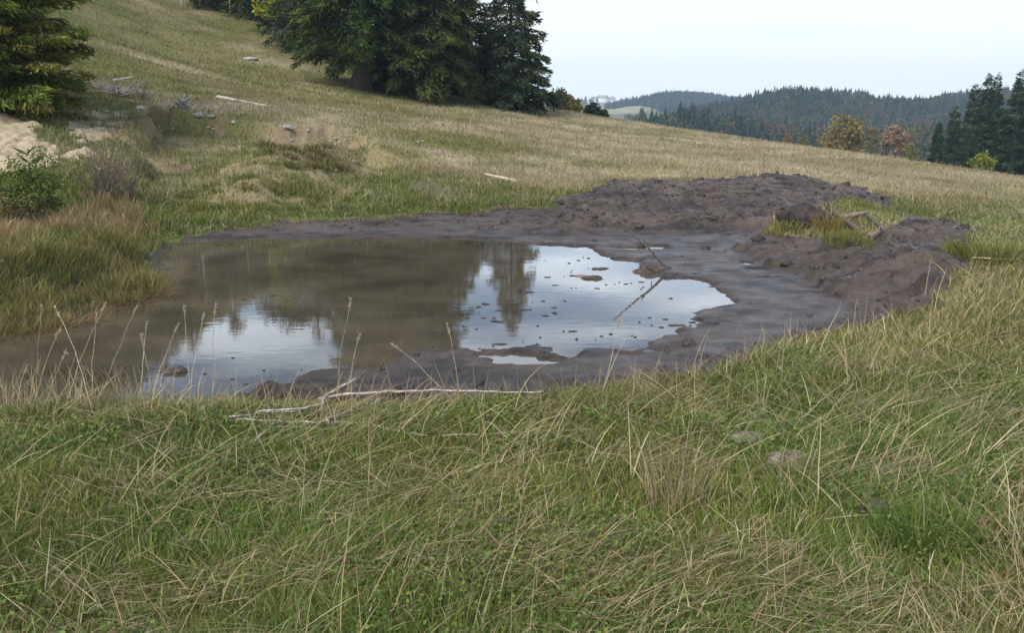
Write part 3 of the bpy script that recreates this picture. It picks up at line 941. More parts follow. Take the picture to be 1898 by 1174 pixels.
spruce("conifer_sapling", seat(62, 398), 0.9, .42, cb=.03, step=.06, per=7, sprays=80, slen=.08, cols=[(.075, .105, .025), (.10, .125, .028), (.055, .08, .022)], tr=.025, droop=.1, power=.7, label="small green conifer sapling below the sand bank", limbs=False)
broadleaf("leafy_shrub", seat(20, 402), .38, .62, cb=.02, n=1500, leaf=.042, cols=[(.11, .125, .03), (.14, .13, .04), (.15, .105, .05), (.08, .10, .025)], tr=.015, label="low green and russet shrub at the foot of the sapling", cat="bush", clusters=30)

# far trees beyond the meadow edge
def far_plant(u, y, vtop, sink=None):
    x = (u - 949) / FPX * y * .985 / math.cos(PITCH)
    top = at_y(u, vtop, y)
    zb = float(far_z(np.array([u]), np.array([y]))[0])
    if y < 110: zb = float(HF(np.array([top[0]]), np.array([y]))[0])
    return np.array([top[0], y, zb]), top[2] - zb
def far_broad(u, y, vtop, wpx, cols, label, name="autumn_tree", n=2600, visible=None, **k):
    p, Ht = far_plant(u, y, vtop)
    R = wpx * y / FPX / 2
    hv = visible * y / FPX if visible else Ht
    cb = max(.04, 1 - hv / Ht)
    return broadleaf(name, p, Ht, R, cb=cb, n=n, leaf=.10 * R + .12, cols=cols, label=label, tr=.16, sq=.9, **k)
far_broad(1568, 125, 206, 78, [(.20, .15, .045), (.165, .125, .04), (.14, .12, .04), (.22, .16, .05)], "large golden-brown tree beyond the meadow edge", n=5200, visible=95, clusters=60)
far_broad(1664, 120, 232, 50, [(.26, .165, .10), (.25, .17, .10), (.21, .14, .08)], "rounded pink-orange tree right of the golden-brown one", n=3000, visible=52, bark=(.35, .32, .28))
far_broad(1690, 118, 262, 26, [(.15, .15, .03), (.12, .13, .03)], "small yellow-green bush beside the pink-orange tree", name="bush", n=900, visible=40, cat="bush")
far_broad(1618, 135, 236, 34, [(.13, .10, .05), (.11, .10, .05), (.15, .11, .05)], "dull brown tree between the golden and the pink tree", n=1500, visible=60)
far_broad(1460, 130, 243, 20, [(.24, .13, .05), (.20, .12, .05)], "small slender orange tree behind the meadow edge", n=900, visible=32)
far_broad(1490, 132, 252, 30, [(.12, .09, .05), (.10, .10, .04)], "low brown bush right of the slender orange tree", n=900, visible=26, name="bush", cat="bush")
far_broad(1033, 72, 168, 46, [(.055, .06, .025), (.075, .075, .03), (.10, .085, .03)], "olive bushy tree at the foot of the ragged spruce", name="bushy_tree", n=1800, visible=32)
far_broad(1056, 76, 178, 38, [(.17, .12, .025), (.14, .11, .03), (.11, .10, .03)], "golden autumn bush between olive tree and small conifers", name="bush", n=1500, visible=26, cat="bush")
far_broad(1072, 78, 192, 18, [(.15, .15, .03), (.12, .13, .03)], "tiny yellow-green bush beside the golden bush", name="bush", n=700, visible=14, cat="bush")
def far_spruce(u, y, vtop, wpx, label, cols=None, group=None, name="distant_conifer", **k):
    p, Ht = far_plant(u, y, vtop)
    return spruce(name, p, Ht, wpx * y / FPX / 2, cb=.4, step=.42, per=6, sprays=230, slen=.5, cols=cols, label=label, group=group, limbs=False, **k)
DK = [(.028, .042, .022), (.036, .052, .026), (.020, .032, .018)]
far_spruce(1094, 66, 186, 34, "small dark conifer, left of the pair on the meadow skyline", DK, "pair of conifers on the skyline")
far_spruce(1112, 67, 193, 36, "small dark conifer, right of the pair on the meadow skyline", DK, "pair of conifers on the skyline")
G3 = "tall dark conifers at the right meadow edge"
for u, y, vt, w, lab in [(1836, 92, 136, 92, "tall dark conifer with the first of two twin tips by the right meadow edge"),
                         (1852, 94, 134, 84, "tall dark conifer with the second of two twin tips by the right meadow edge"),
                         (1810, 96, 156, 92, "dark conifer just left of the two twin-tipped conifers"),
                         (1772, 98, 196, 84, "shorter dark conifer left of the tall ones, over the meadow edge"),
                         (1742, 102, 222, 54, "lowest dark conifer, at the left end of the right-hand conifer group"),
                         (1896, 78, 128, 104, "nearest tall dark conifer at the right-hand end of the group"),
                         (1935, 80, 110, 100, "tall conifer beyond the nearest one, mostly outside the frame"),
                         (1870, 86, 215, 80, "dense lower conifer filling the gap between the twin tips and the nearest conifer"),
                         (1800, 90, 240, 70, "dense low conifer in front of the dark group above the yellow bush")]:
    far_spruce(u, y, vt, w, lab, [(.026, .042, .018), (.036, .054, .022), (.018, .030, .014)], G3, power=.75)
far_broad(1824, 74, 286, 40, [(.17, .17, .02), (.13, .15, .02)], "bright yellow-green bush in front of the dark conifers", name="bush", n=1500, visible=26, cat="bush")

# ------------------------------------------------------------------ grass and herbs
def blades(base, h, az, th0, th1, w, col, segs=3, tipcol=None, roll=None, kink=0.0):
    """curved tapering blades; th = angle from vertical at the base and the tip"""
    n = len(base)
    t = np.linspace(0, 1, segs + 1)
    th = th0[:, None] + (th1 - th0)[:, None] * t[None, :] ** 1.2
    if kink:
        kk = rng.integers(1, segs, n)
        th = th + np.where(np.arange(segs + 1)[None] >= kk[:, None], (rng.normal(0, kink, n) * (rng.random(n) < .5))[:, None], 0)
    ds = h[:, None] / segs
    dx = np.sin(th[:, :-1]) * ds
    dz = np.cos(th[:, :-1]) * ds
    X = np.concatenate([np.zeros((n, 1)), np.cumsum(dx, 1)], 1)
    Z = np.concatenate([np.zeros((n, 1)), np.cumsum(dz, 1)], 1)
    ca, sa = np.cos(az)[:, None], np.sin(az)[:, None]
    C = np.stack([base[:, 0:1] + X * ca, base[:, 1:2] + X * sa, base[:, 2:3] + Z], -1)
    ra = (az + np.pi / 2 if roll is None else roll)
    S = np.stack([np.cos(ra), np.sin(ra), np.zeros(n)], -1)
    wt = (1 - t[:-1] ** 1.5 * .75)
    L_ = C[:, :-1] - S[:, None] * (w[:, None] * wt / 2)[..., None]
    R2 = C[:, :-1] + S[:, None] * (w[:, None] * wt / 2)[..., None]
    V = np.concatenate([np.stack([L_, R2], 2).reshape(n, segs * 2, 3), C[:, -1:]], 1)
    m = segs * 2 + 1
    off = (np.arange(n) * m)[:, None]
    Q = np.concatenate([(off + np.array([2 * k, 2 * k + 1, 2 * k + 3, 2 * k + 2]))[None] for k in range(segs - 1)], 0).reshape(-1, 4) if segs > 1 else np.zeros((0, 4), int)
    T = off + np.array([2 * segs - 2, 2 * segs - 1, 2 * segs])
    cc = np.repeat(col[:, None, :], m, 1)
    if tipcol is not None:
        k = np.concatenate([np.repeat(t[:-1], 2), [1]])[None, :, None] ** 1.5
        cc = cc * (1 - k) + tipcol[:, None, :] * k
    return V.reshape(-1, 3), Q, T, cc.reshape(-1, 3)

def in_view(x, y, z, margin=1.0):
    """rough frustum, widened so that a step to the side still finds grass"""
    d = np.maximum(y, .1)
    return (np.abs(x) < .60 * d + margin)

def scatter_ground(y0, y1, dens, margin=1.0, xmax=70):
    xm = .60 * y1 + margin
    xm = min(xm, xmax)
    nn = int(dens * (y1 - y0) * 2 * xm)
    x, y = rng.uniform(-xm, xm, nn), rng.uniform(y0, y1, nn)
    k = in_view(x, y, 0, margin)
    x, y = x[k], y[k]
    m = (GS(mud, x, y) < .3) & (GS(sand, x, y) < .4) & (GS(d_w, x, y) > .0)
    x, y = x[m], y[m]
    w, _ = patch_w(x, y)
    k = rng.random(len(x)) > np.maximum(w * .88, GS(bare, x, y))
    return x[k], y[k]

gm = MB()
GC = np.array([(.110, .147, .024), (.145, .164, .030), (.072, .108, .022), (.180, .168, .038), (.118, .163, .036), (.20, .166, .05)])
STRAW = np.array([(.40, .32, .17), (.32, .26, .14), (.46, .38, .23), (.27, .22, .13), (.36, .26, .14)])
def blade_colour(x, y, k_dry=1.0):
    d = np.clip(dryness(x, y) * k_dry, 0, 1)
    g = GC[rng.integers(0, len(GC), len(x))]
    s = STRAW[rng.integers(0, len(STRAW), len(x))]
    mixr = (rng.random(len(x)) < d * .64 + .07 + .06 * ss(-1, 2, x))[:, None]
    far = ss(12, 30, y)[:, None]
    c = np.where(mixr, s * (1 - .25 * far), g)
    tint = fbm(x, y, .9, 3, 151)[:, None]
    gr = ss(.44, .62, fbm(x * .8, y, 1.3, 4, 158, .6))[:, None]
    c = c * (.60 + .72 * tint) * (1 - gr * np.array((.22, .04, .10)))
    mean = meadow_colour(x, y) * 1.15
    kf = .72 * ss(9, 24, y)[:, None]
    c = c * (1 - kf) + mean * kf
    return c * (1 + rng.normal(0, .16, (len(x), 1)))
for y0, y1, dens, hh, wd_, sg, mg in [(1.9, 3.2, 8500, .085, .0038, 3, .6), (3.2, 4.6, 6500, .09, .0044, 3, .8), (4.6, 7.5, 3800, .10, .0055, 3, 1.0),
                                      (7.5, 12, 1700, .11, .008, 2, 1.2), (12, 20, 650, .13, .013, 2, 1.5), (20, 34, 300, .12, .015, 2, 2), (34, 75, 80, .13, .024, 2, 3)]:
    x, y = scatter_ground(y0, y1, dens, mg)
    nn = len(x)
    cl = fbm(x, y, .35, 3, 152)                      # tussocks
    hgt = hh * rng.uniform(.45, 1.35, nn) * (.55 + .95 * cl)
    b = np.stack([x, y, HF(x, y) - .005], -1)
    col = blade_colour(x, y)
    gm.add(*blades(b, hgt, rng.uniform(0, 6.283, nn), rng.uniform(0, .7, nn), rng.uniform(.5, 2.0, nn), wd_ * rng.uniform(.6, 1.4, nn), np.clip(col, .004, 1), sg, roll=rng.uniform(0, 6.283, nn)))
o = gm.build("meadow_grass", M_grass, smooth=False)
tag(o, "short green and olive meadow grass covering the ground", "grass", kind='stuff')

# long straw: flopped and standing dead stalks
sm = MB()
for y0, y1, dens, lh, wd_, mg in [(1.9, 3.4, 330, .30, .0030, .6), (3.4, 5.9, 280, .33, .0034, .8), (5.9, 9, 130, .34, .0045, 1.0), (9, 20, 42, .30, .006, 1.5), (20, 40, 10, .28, .012, 2)]:
    x, y = scatter_ground(y0, y1, dens, mg)
    cl = fbm(x, y, .8, 3, 153)
    k = rng.random(len(x)) < ss(.36, .62, cl) * (.55 + .75 * ss(-1.5, 2.5, x)) + .12
    x, y = x[k], y[k]
    nn = len(x)
    flop = rng.random(nn) < .80
    L = lh * rng.uniform(.45, 1.5, nn)
    az = .3 + (fbm(x, y, 1.1, 2, 156) - .5) * 5.5 * (rng.random(nn) < .75) + rng.normal(0, .45, nn) + np.pi * (rng.random(nn) < .3)
    th0 = np.where(flop, rng.uniform(.85, 1.4, nn), rng.uniform(0, .45, nn))
    th1 = np.where(flop, rng.uniform(1.3, 1.85, nn), rng.uniform(.2, 1.5, nn))
    b = np.stack([x, y, HF(x, y) + np.where(flop, .02, 0)], -1)
    c = STRAW[rng.integers(0, len(STRAW), nn)] * rng.uniform(.55, 1.25, (nn, 1))
    sm.add(*blades(b, L, az, th0, th1, wd_ * rng.uniform(.5, 1.9, nn), np.clip(c, .01, 1), 5, roll=rng.uniform(0, 6.283, nn), kink=.5))
for y0, y1, dens, lh, wd_, mg in [(1.9, 3.4, 2400, .13, .0030, .6), (3.4, 5.9, 1700, .14, .0036, .8), (5.9, 10, 600, .15, .0055, 1.0), (10, 20, 150, .18, .010, 1.5)]:
    x, y = scatter_ground(y0, y1, dens, mg)
    k = rng.random(len(x)) < ss(.46, .66, fbm(x * .7, y, .55, 4, 154)) * (.6 + .6 * ss(-1.2, 1.5, x)) + .06
    x, y = x[k], y[k]
    nn = len(x)
    c = np.array([(.26, .205, .11), (.32, .26, .145), (.22, .175, .10), (.37, .30, .17), (.22, .145, .075)])[rng.integers(0, 5, nn)] * (1 + rng.normal(0, .2, (nn, 1)))
    sm.add(*blades(np.stack([x, y, HF(x, y) + rng.uniform(.0, .07, nn)], -1), lh * rng.uniform(.4, 1.6, nn), .2 + (fbm(x, y, .9, 2, 157) - .5) * 5 + rng.normal(0, .55, nn) + np.pi * (rng.random(nn) < .4), rng.uniform(.9, 1.7, nn), rng.uniform(1.1, 2.0, nn),
                   wd_ * rng.uniform(.6, 1.5, nn), np.clip(c, .01, 1), 3, roll=rng.uniform(0, 6.283, nn)))
o = sm.build("straw_grass", M_grass, smooth=False)
hm_ = MB()
for y0, y1, dens, sz in [(1.9, 3.6, 2600, .016), (3.6, 6.2, 1300, .022)]:
    x, y = scatter_ground(y0, y1, dens, .7)
    k = rng.random(len(x)) < ss(.5, .64, fbm(x, y, .6, 3, 155))
    x, y = x[k], y[k]
    nn = len(x)
    d = rng.normal(size=(nn, 3)); d[:, 2] = np.abs(d[:, 2]) * .5
    up_ = rng.normal(0, .45, (nn, 3)); up_[:, 2] = 1
    V, Q, C = kites(np.stack([x, y, HF(x, y) + rng.uniform(.02, .085, nn)], -1), d, sz * rng.uniform(.6, 1.6, nn), sz * rng.uniform(.5, 1.0, nn), pick([(.085, .14, .03), (.11, .16, .03), (.07, .115, .035), (.14, .16, .035)], nn, .15), up_)
    hm_.add(V, Q, None, C)
tag(hm_.build("meadow_herbs", M_leaf, smooth=False), "tiny green herb leaves low among the near grass", "herbs", kind='stuff')
tag(o, "long pale straw blades lying and standing in the meadow", "grass", kind='stuff')

# reedy sedge on the left bank: green front, russet behind
def herb_patch(name, poly_px, nn, h, w, cols, label, cat="grass", spread=None, th=(0, .5, .5, 1.6), tip=None, zfun=None):
    poly = over(poly_px)
    lo, hi = poly.min(0), poly.max(0)
    x, y = rng.uniform(lo[0], hi[0], nn * 4), rng.uniform(lo[1], hi[1], nn * 4)
    k = sdpoly(x, y, poly) + (fbm(x, y, .4, 3, 161) - .5) * .5 < 0
    x, y = x[k][:nn], y[k][:nn]
    nn = len(x)
    nt = max(12, nn // 110)
    ti = rng.integers(0, nn, nt)
    tx, ty, tw = x[ti].copy(), y[ti].copy(), rng.uniform(.5, 1.35, nt)
    own = rng.integers(0, nt, nn)
    tight = rng.random(nn) < .75
    x = np.where(tight, tx[own] + rng.normal(0, .075, nn), x)
    y = np.where(tight, ty[own] + rng.normal(0, .075, nn), y)
    out_az = np.arctan2(y - ty[own], x - tx[own]) + rng.normal(0, .5, nn)
    cl = np.where(tight, tw[own], .45)
    cl = np.clip((cl - .2) * .8, .15, 1)
    b = np.stack([x, y, np.maximum(HF(x, y), -.05) - .01], -1)
    c = np.asarray(cols)[rng.integers(0, len(cols), nn)] * (.7 + .5 * fbm(tx, ty, .8, 2, 164)[own][:, None]) * (1 + rng.normal(0, .2, (nn, 1)))
    tc_ = None if tip is None else np.asarray(tip)[rng.integers(0, len(tip), nn)]
    m = MB()
    m.add(*blades(b, h * rng.uniform(.5, 1.3, nn) * (.5 + .9 * cl), np.where(tight, out_az, rng.uniform(0, 6.283, nn)), rng.uniform(th[0], th[1], nn), rng.uniform(th[2], th[3], nn), w * rng.uniform(.6, 1.4, nn), np.clip(c, .004, 1), 4, tc_, roll=rng.uniform(0, 6.283, nn)))
    o = m.build(name, M_grass, smooth=False)
    return tag(o, label, cat, kind='stuff')
herb_patch("sedge", [(-120, 578), (0, 570), (60, 554), (120, 537), (210, 510), (280, 484), (284, 465), (250, 448), (190, 445), (100, 462), (0, 480), (-120, 495)], 11500, .235, .0085,
           [(.12, .155, .035), (.18, .18, .045), (.085, .115, .03), (.26, .205, .075), (.21, .145, .06)], "green sedge overhanging the left bank of the pond", tip=[(.17, .13, .05), (.12, .12, .035), (.22, .17, .08)])
herb_patch("russet_grass", [(-120, 480), (0, 462), (100, 445), (190, 428), (255, 440), (270, 420), (250, 395), (180, 388), (90, 395), (0, 402), (-120, 410)], 10000, .215, .008,
           [(.25, .165, .07), (.31, .22, .10), (.19, .13, .06), (.29, .23, .11), (.19, .17, .06)], "russet dry grass behind the green sedge on the left bank", tip=[(.30, .22, .12), (.24, .165, .08)])
herb_patch("bank_fringe", [(60, 572), (120, 552), (210, 524), (292, 494), (280, 484), (200, 510), (110, 540), (50, 560)], 2600, .22, .007,
           [(.18, .10, .045), (.14, .08, .035), (.22, .15, .07)], "reddish dead fringe hanging to the water below the sedge", th=(.6, 1.2, 1.4, 2.4))
herb_patch("slope_grass", [(250, 410), (260, 370), (300, 330), (420, 310), (560, 320), (640, 340), (620, 385), (480, 392), (380, 405), (300, 425)], 5000, .12, .011,
           [(.12, .135, .03), (.155, .155, .035), (.20, .175, .07), (.09, .105, .025)], "rough green grass on the bank above the far shore")
herb_patch("shore_litter", [(300, 446), (420, 428), (560, 418), (700, 412), (800, 404), (920, 392), (1020, 380), (1000, 360), (900, 362), (760, 378), (600, 392), (420, 408), (320, 425)], 5200, .085, .010,
           [(.13, .095, .06), (.17, .13, .08), (.09, .065, .045), (.12, .12, .04), (.21, .17, .11)], "trampled dead stems and turf scraps along the far shore", th=(.5, 1.4, 1.0, 2.0))
herb_patch("bramble_cover", [(480, 285), (520, 245), (600, 240), (680, 260), (670, 290), (600, 305), (520, 300)], 3200, .16, .016,
           [(.14, .10, .045), (.18, .125, .06), (.12, .11, .035), (.10, .11, .03)], "brownish low herbs round the white stones on the slope")

# ------------------------------------------------------------------ things
def curve(p0, p1, n=9, sag=0.0, wig=.01, seed=0):
    r = np.random.default_rng(seed)
    t = np.linspace(0, 1, n)[:, None]
    p = np.asarray(p0) * (1 - t) + np.asarray(p1) * t
    p[:, 2] -= sag * (4 * t * (1 - t))[:, 0]
    L = np.linalg.norm(np.asarray(p1) - np.asarray(p0))
    w = np.cumsum(r.normal(0, wig * L / 3, (n, 3)), 0)
    w -= np.linspace(0, 1, n)[:, None] * w[-1] + (1 - np.linspace(0, 1, n)[:, None]) * w[0]
    return p + w

def rel(pts, o):
    return np.asarray(pts) - np.asarray(o)

# stick standing in the pond, rooted in a clod
GREY = (.17, .14, .12)
def blob(c, r, seed, col, res=26, amp=.35, freq=1.6):
    """rounded lump with a broken surface: centre c, radii r"""
    rr = np.random.default_rng(seed)
    u, v = np.meshgrid(np.linspace(0, 2 * np.pi, res, endpoint=False), np.linspace(.02, np.pi - .02, res // 2 + 1))
    d = np.stack([np.cos(u) * np.sin(v), np.sin(u) * np.sin(v), np.cos(v)], -1)
    k = 1 + amp * (fbm(d[..., 0] * freq + seed * 3.1 + d[..., 2], d[..., 1] * freq + seed * 1.7 - d[..., 2], 1.0, 4, seed) - .5) * 2
    V = (np.asarray(c) + d * k[..., None] * np.asarray(r)).reshape(-1, 3)
    nv, nu = u.shape
    i = np.arange(nv * nu).reshape(nv, nu)
    Q = np.stack([i[:-1], np.roll(i[:-1], -1, 1), np.roll(i[1:], -1, 1), i[1:]], -1).reshape(-1, 4)
    T = [[i[0, j], i[0, (j + 1) % nu], i[0, 0]] for j in range(1, nu - 1)] + [[i[-1, (j + 1) % nu], i[-1, j], i[-1, 0]] for j in range(1, nu - 1)]
    C = np.asarray(col) * (.75 + .5 * vnoise(V[:, 0] * 23 + seed, V[:, 1] * 23 + V[:, 2] * 17, seed))[:, None]
    return V, Q, np.array(T), C

cp = at_z(1212, 503, 0.0)
root = empty("mud_clod", cp)
m = MB()
s_ = px_m(cp)
m.add(*blob((0, 0, .0), (.20, .10, .085), 3, (.06, .043, .036), 40, .45, 2.2))
m.add(*blob((-.14, -.02, -.01), (.14, .07, .04), 4, (.06, .043, .036), 30, .45, 2.4))
m.add(*blob((.13, .0, -.01), (.10, .07, .05), 5, (.066, .048, .04), 30, .45, 2.4))
o = m.build("mud_clod", M_clod, None, loc=tuple(cp))
bpy.data.objects.remove(root)
tag(o, "dark mud clod in the pond with a stick growing from it", "clod")
base = cp + np.array([.16, .0, .03])
top = at_y(1141, 402, base[1] + .12)
o_ = base
m = MB()
pts = curve(base, top, 11, .0, .025, 5)
m.tube(rel(pts, o_), np.linspace(.019, .008, 11), 7, (.10, .082, .07))
root = empty("stick", o_)
m.build("stem", M_wood, root)
m = MB()
k = pts[4]
m.tube(rel(curve(k, k + [-.05, .02, .10], 4, 0, .03, 6), o_), np.linspace(.009, .004, 4), 6, (.10, .082, .07))
m.build("twig", M_wood, root)
m = MB()
k = pts[3]
m.tube(rel(curve(k, k + [-.01, -.03, -.10], 4, 0, .03, 7), o_), np.linspace(.010, .005, 4), 6, (.09, .072, .06))
m.build("twig", M_wood, root)
tag(root, "thin dark stick leaning up from the mud clod in the pond", "stick")

for u, v, r, lab, sd in [(1097, 516, (.10, .05, .028), "small flat dark clod among the sky reflection near the stick", 11),
                         (1075, 512, (.07, .03, .014), "pale thin clod next to the small flat clod in the pond", 12),
                         (1108, 499, (.07, .03, .016), "tiny dark clod above the small flat clod in the pond", 13),
                         (326, 689, (.075, .05, .035), "pointed brown mud lump alone in the near left water", 14),
                         (1187, 472, (.05, .04, .03), "tiny dark clod under the leaning stick by the puddle", 15)]:
    p = at_z(u, v, 0.0)
    m = MB()
    m.add(*blob((0, 0, 0), r, sd, (.07, .05, .042) if sd != 12 else (.20, .15, .12), 30, .85, 2.6))
    tag(m.build("mud_clod", M_clod, None, loc=tuple(p)), lab, "clod")
# flecks of mud and leaves afloat: nobody would count them
m = MB()
fk = 0
while fk < 110:
    u, v = (rng.uniform(880, 1345), rng.uniform(470, 655)) if rng.random() < .72 else (rng.uniform(240, 1000), rng.uniform(470, 740))
    p = at_z(u, v, .003)
    if GS(d_w, np.array([p[0]]), np.array([p[1]]))[0] > -.02: continue
    if fbm(np.array([p[0]]), np.array([p[1]]), 0.8, 3, 171)[0] < .55 and rng.random() < .95: continue
    r = min(rng.exponential(.009) + .003, .05)
    m.add(*blob(p, (r * rng.uniform(.5, 2.8), r * rng.uniform(.5, 1.3), .004), int(rng.integers(1, 9999)), (.06, .045, .036), 18, 1.25, 4))
    fk += 1
tag(m.build("floating_debris", M_clod), "dark flecks of mud and dead leaves afloat on the pond", "debris", kind='stuff')

# loose clods over the churned mud
m = MB()
fk = 0
lo, hi = MUD.min(0), MUD.max(0)
while fk < 1100:
    x, y = rng.uniform(lo[0], hi[0]), rng.uniform(lo[1], hi[1])
    a = np.array([x]), np.array([y])
    if GS(mud, *a)[0] < .6 or GS(d_w, *a)[0] < .12: continue
    w = GS(rough_w, *a)[0] + GS(plat, *a)[0] + (.5 if y < 9 and GS(d_m, *a)[0] > -.45 else 0)
    if rng.random() > w * .8 + .06: continue
    r = min(rng.exponential(.013) + .009, .065) * (1.5 if rng.random() < .03 else 1)
    m.add(*blob((x, y, float(HF(*a)[0]) - r * .1), (r * rng.uniform(.8, 1.4), r * rng.uniform(.8, 1.2), r * rng.uniform(.7, 1.1)), int(rng.integers(1, 9999)), np.array((.046, .034, .029)) * rng.uniform(.6, 1.4), 10, .8, 2.6))
    fk += 1
tag(m.build("mud_clods", M_clod), "loose crumbs of churned wet mud over the heap and rims", "mud", kind='stuff')

m = MB()
xx, yy = rng.uniform(lo[0], hi[0], 6000), rng.uniform(lo[1], hi[1], 6000)
edge = GS(d_m, xx, yy)
k = (GS(mud, xx, yy) > .6) & (GS(d_w, xx, yy) > .08) & (rng.random(6000) < np.where(edge > -.5, .8, .22) * ss(.4, .6, fbm(xx, yy, .6, 3, 172)) + .02)
xx, yy = xx[k], yy[k]
nn = len(xx)
m.add(*blades(np.stack([xx, yy, HF(xx, yy) + .004], -1), rng.uniform(.05, .26, nn), rng.uniform(0, 6.28, nn), rng.uniform(.9, 1.5, nn), rng.uniform(1.2, 1.9, nn), rng.uniform(.003, .008, nn), pick([(.10, .075, .045), (.17, .13, .08), (.06, .045, .03)], nn, .2), 4, roll=rng.uniform(0, 6.28, nn)))
tag(m.build("mud_straw", M_grass, smooth=False), "dead stems and root strands trodden into the mud", "straw", kind='stuff')

# peat block right of the heap; near-black lumps paint the shade of its hollow
p = spot(1492, 424)
s_ = px_m(p)
m = MB()
m.add(*blob((.06, .26, .12), (.36, .26, .16), 21, (.040, .028, .023), 60, .6, 2.6))
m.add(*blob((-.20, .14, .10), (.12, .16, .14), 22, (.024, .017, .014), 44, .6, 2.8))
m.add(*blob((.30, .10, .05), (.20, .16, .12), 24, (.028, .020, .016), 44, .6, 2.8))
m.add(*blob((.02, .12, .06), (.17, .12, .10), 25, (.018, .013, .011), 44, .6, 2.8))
tag(m.build("peat_block", M_clod, None, loc=tuple(p)), "dark overhanging peat block at the right of the mud heap", "mud block")

# timber at the right of the mud
def log(name, a, b, r0, r1, col, label, n=8, seed=1, k=9, cat="log", wig=.004, knots=True, group=None):
    a, b = np.asarray(a, float), np.asarray(b, float)
    m = MB()
    m.tube(rel(curve(a, b, n, 0, wig, seed), a), np.linspace(r0, r1, n), k, col, wob=.07)
    root = m.build(name, M_wood, None, loc=tuple(a))
    return tag(root, label, cat, group)
up = lambda p, dz: p + np.array([0, 0, dz])
log("log", up(spot(1600, 446), .01), up(spot(1682, 407), .03), .048, .030, (.20, .145, .115), "pinkish bare log lying beside the churned mud on the right", seed=31, k=12)
log("log", up(spot(1536, 398), .10), up(spot(1606, 443), .03), .045, .038, (.115, .082, .062), "dark brown log slanting down from the peat block", seed=32, k=10)
log("log", up(spot(1562, 412), .08), up(spot(1606, 408), .12), .045, .03, (.19, .145, .115), "short stub of wood behind the slanting brown log", seed=33)
log("branch", up(spot(1602, 412), .13), up(spot(1664, 452), .02), .020, .012, (.085, .075, .075), "thin grey-black branch crossing over the pinkish log", seed=34, cat="branch")
# wood on the slope
log("log", up(spot(404, 186), .09), up(spot(492, 199), .04), .065, .035, (.44, .40, .34), "bleached pale log lying alone on the left meadow slope", seed=35, n=7)
log("branch", up(spot(898, 327), .05), up(spot(957, 341), .05), .028, .045, (.40, .34, .25), "pale straight branch on the grass left of the mud heap", seed=36, cat="branch")
log("branch", up(spot(1800, 489), .06), up(spot(1888, 492), .06), .012, .009, (.40, .33, .22), "thin straw-coloured twig across the green tuft on the right", seed=37, cat="branch")

def brush(name, p, R, hh, n, col, label, r=.012, flat=.5, cat="bush", seed=5, split=3):
    """a heap or shrub of bare twigs, stems forking outward from the foot"""
    rr = np.random.default_rng(seed)
    m = MB()
    for i in range(n):
        az = rr.uniform(0, 6.283)
        el = rr.uniform(.15, 1.4) if flat < .3 else rr.uniform(.05, .9)
        L = R * rr.uniform(.5, 1.1)
        d = np.array([math.cos(az) * math.cos(el), math.sin(az) * math.cos(el), math.sin(el) * hh / R])
        a = rr.normal(0, .08 * R, 3) * [1, 1, 0]
        b = a + d * L
        pts = curve(a, b, 5, 0, .05, int(rr.integers(1e6)))
        m.tube(pts, np.linspace(r, r * .4, 5), 5, np.array(col) * rr.uniform(.7, 1.2), cap=False)
        for j in range(split):
            k = pts[rr.integers(1, 5)]
            e = k + (d + rr.normal(0, .55, 3)) * L * rr.uniform(.2, .5)
            m.tube(curve(k, e, 4, 0, .05, int(rr.integers(1e6))), np.linspace(r * .6, r * .25, 4), 4, np.array(col) * rr.uniform(.7, 1.2), cap=False)
    return tag(m.build(name, M_wood, None, loc=tuple(p)), label, cat)
brush("dead_branches", spot(222, 178), .75, .62, 26, (.30, .27, .25), "heap of bleached grey branches beside the bushy conifer", r=.018, seed=51, cat="branches")
brush("bare_shrub", spot(268, 186), .55, .75, 12, (.17, .14, .12), "thin bare grey-brown shrub right of the bleached branch heap", r=.009, flat=.1, seed=52)
log("branch", up(spot(212, 163), .22), up(spot(246, 160), .28), .03, .025, (.46, .41, .34), "stout pale branch end sticking from the bleached heap", seed=53, cat="branch")
brush("dry_shrub", spot(195, 372), .62, 1.05, 44, (.15, .11, .095), "purplish-brown leafless shrub between sapling and far shore", r=.007, flat=.1, seed=54, split=5)
brush("dry_shrub", spot(240, 375), .45, .6, 30, (.17, .13, .10), "smaller leafless shrub at the right of the purplish one", r=.006, flat=.1, seed=55, split=5)
brush("weed_stalk", spot(321, 138), .30, .85, 5, (.16, .13, .10), "solitary dark weed stalk standing on the left meadow slope", r=.010, flat=.1, seed=56, cat="weed")
# root stump
p = spot(338, 202)
m = MB()
for a, el, L in [(.2, .8, .36), (1.0, 1.2, .3), (2.2, .9, .26), (2.9, .25, .30), (3.9, .5, .26), (5.2, .3, .30), (5.9, .6, .36), (4.6, .9, .22)]:
    d = np.array([math.cos(a) * math.cos(el), math.sin(a) * math.cos(el), math.sin(el)])
    m.tube(curve((0, 0, .1), np.array((0, 0, .1)) + d * L, 5, 0, .06, int(a * 100)), np.linspace(.055, .016, 5), 7, (.30, .275, .25), wob=.08)
m.add(*blob((0, 0, .07), (.12, .11, .11), 57, (.20, .18, .165), 24, .4, 2))
tag(m.build("root_stump", M_wood, None, loc=tuple(p)), "grey uprooted stump with splayed roots on the left slope", "stump")

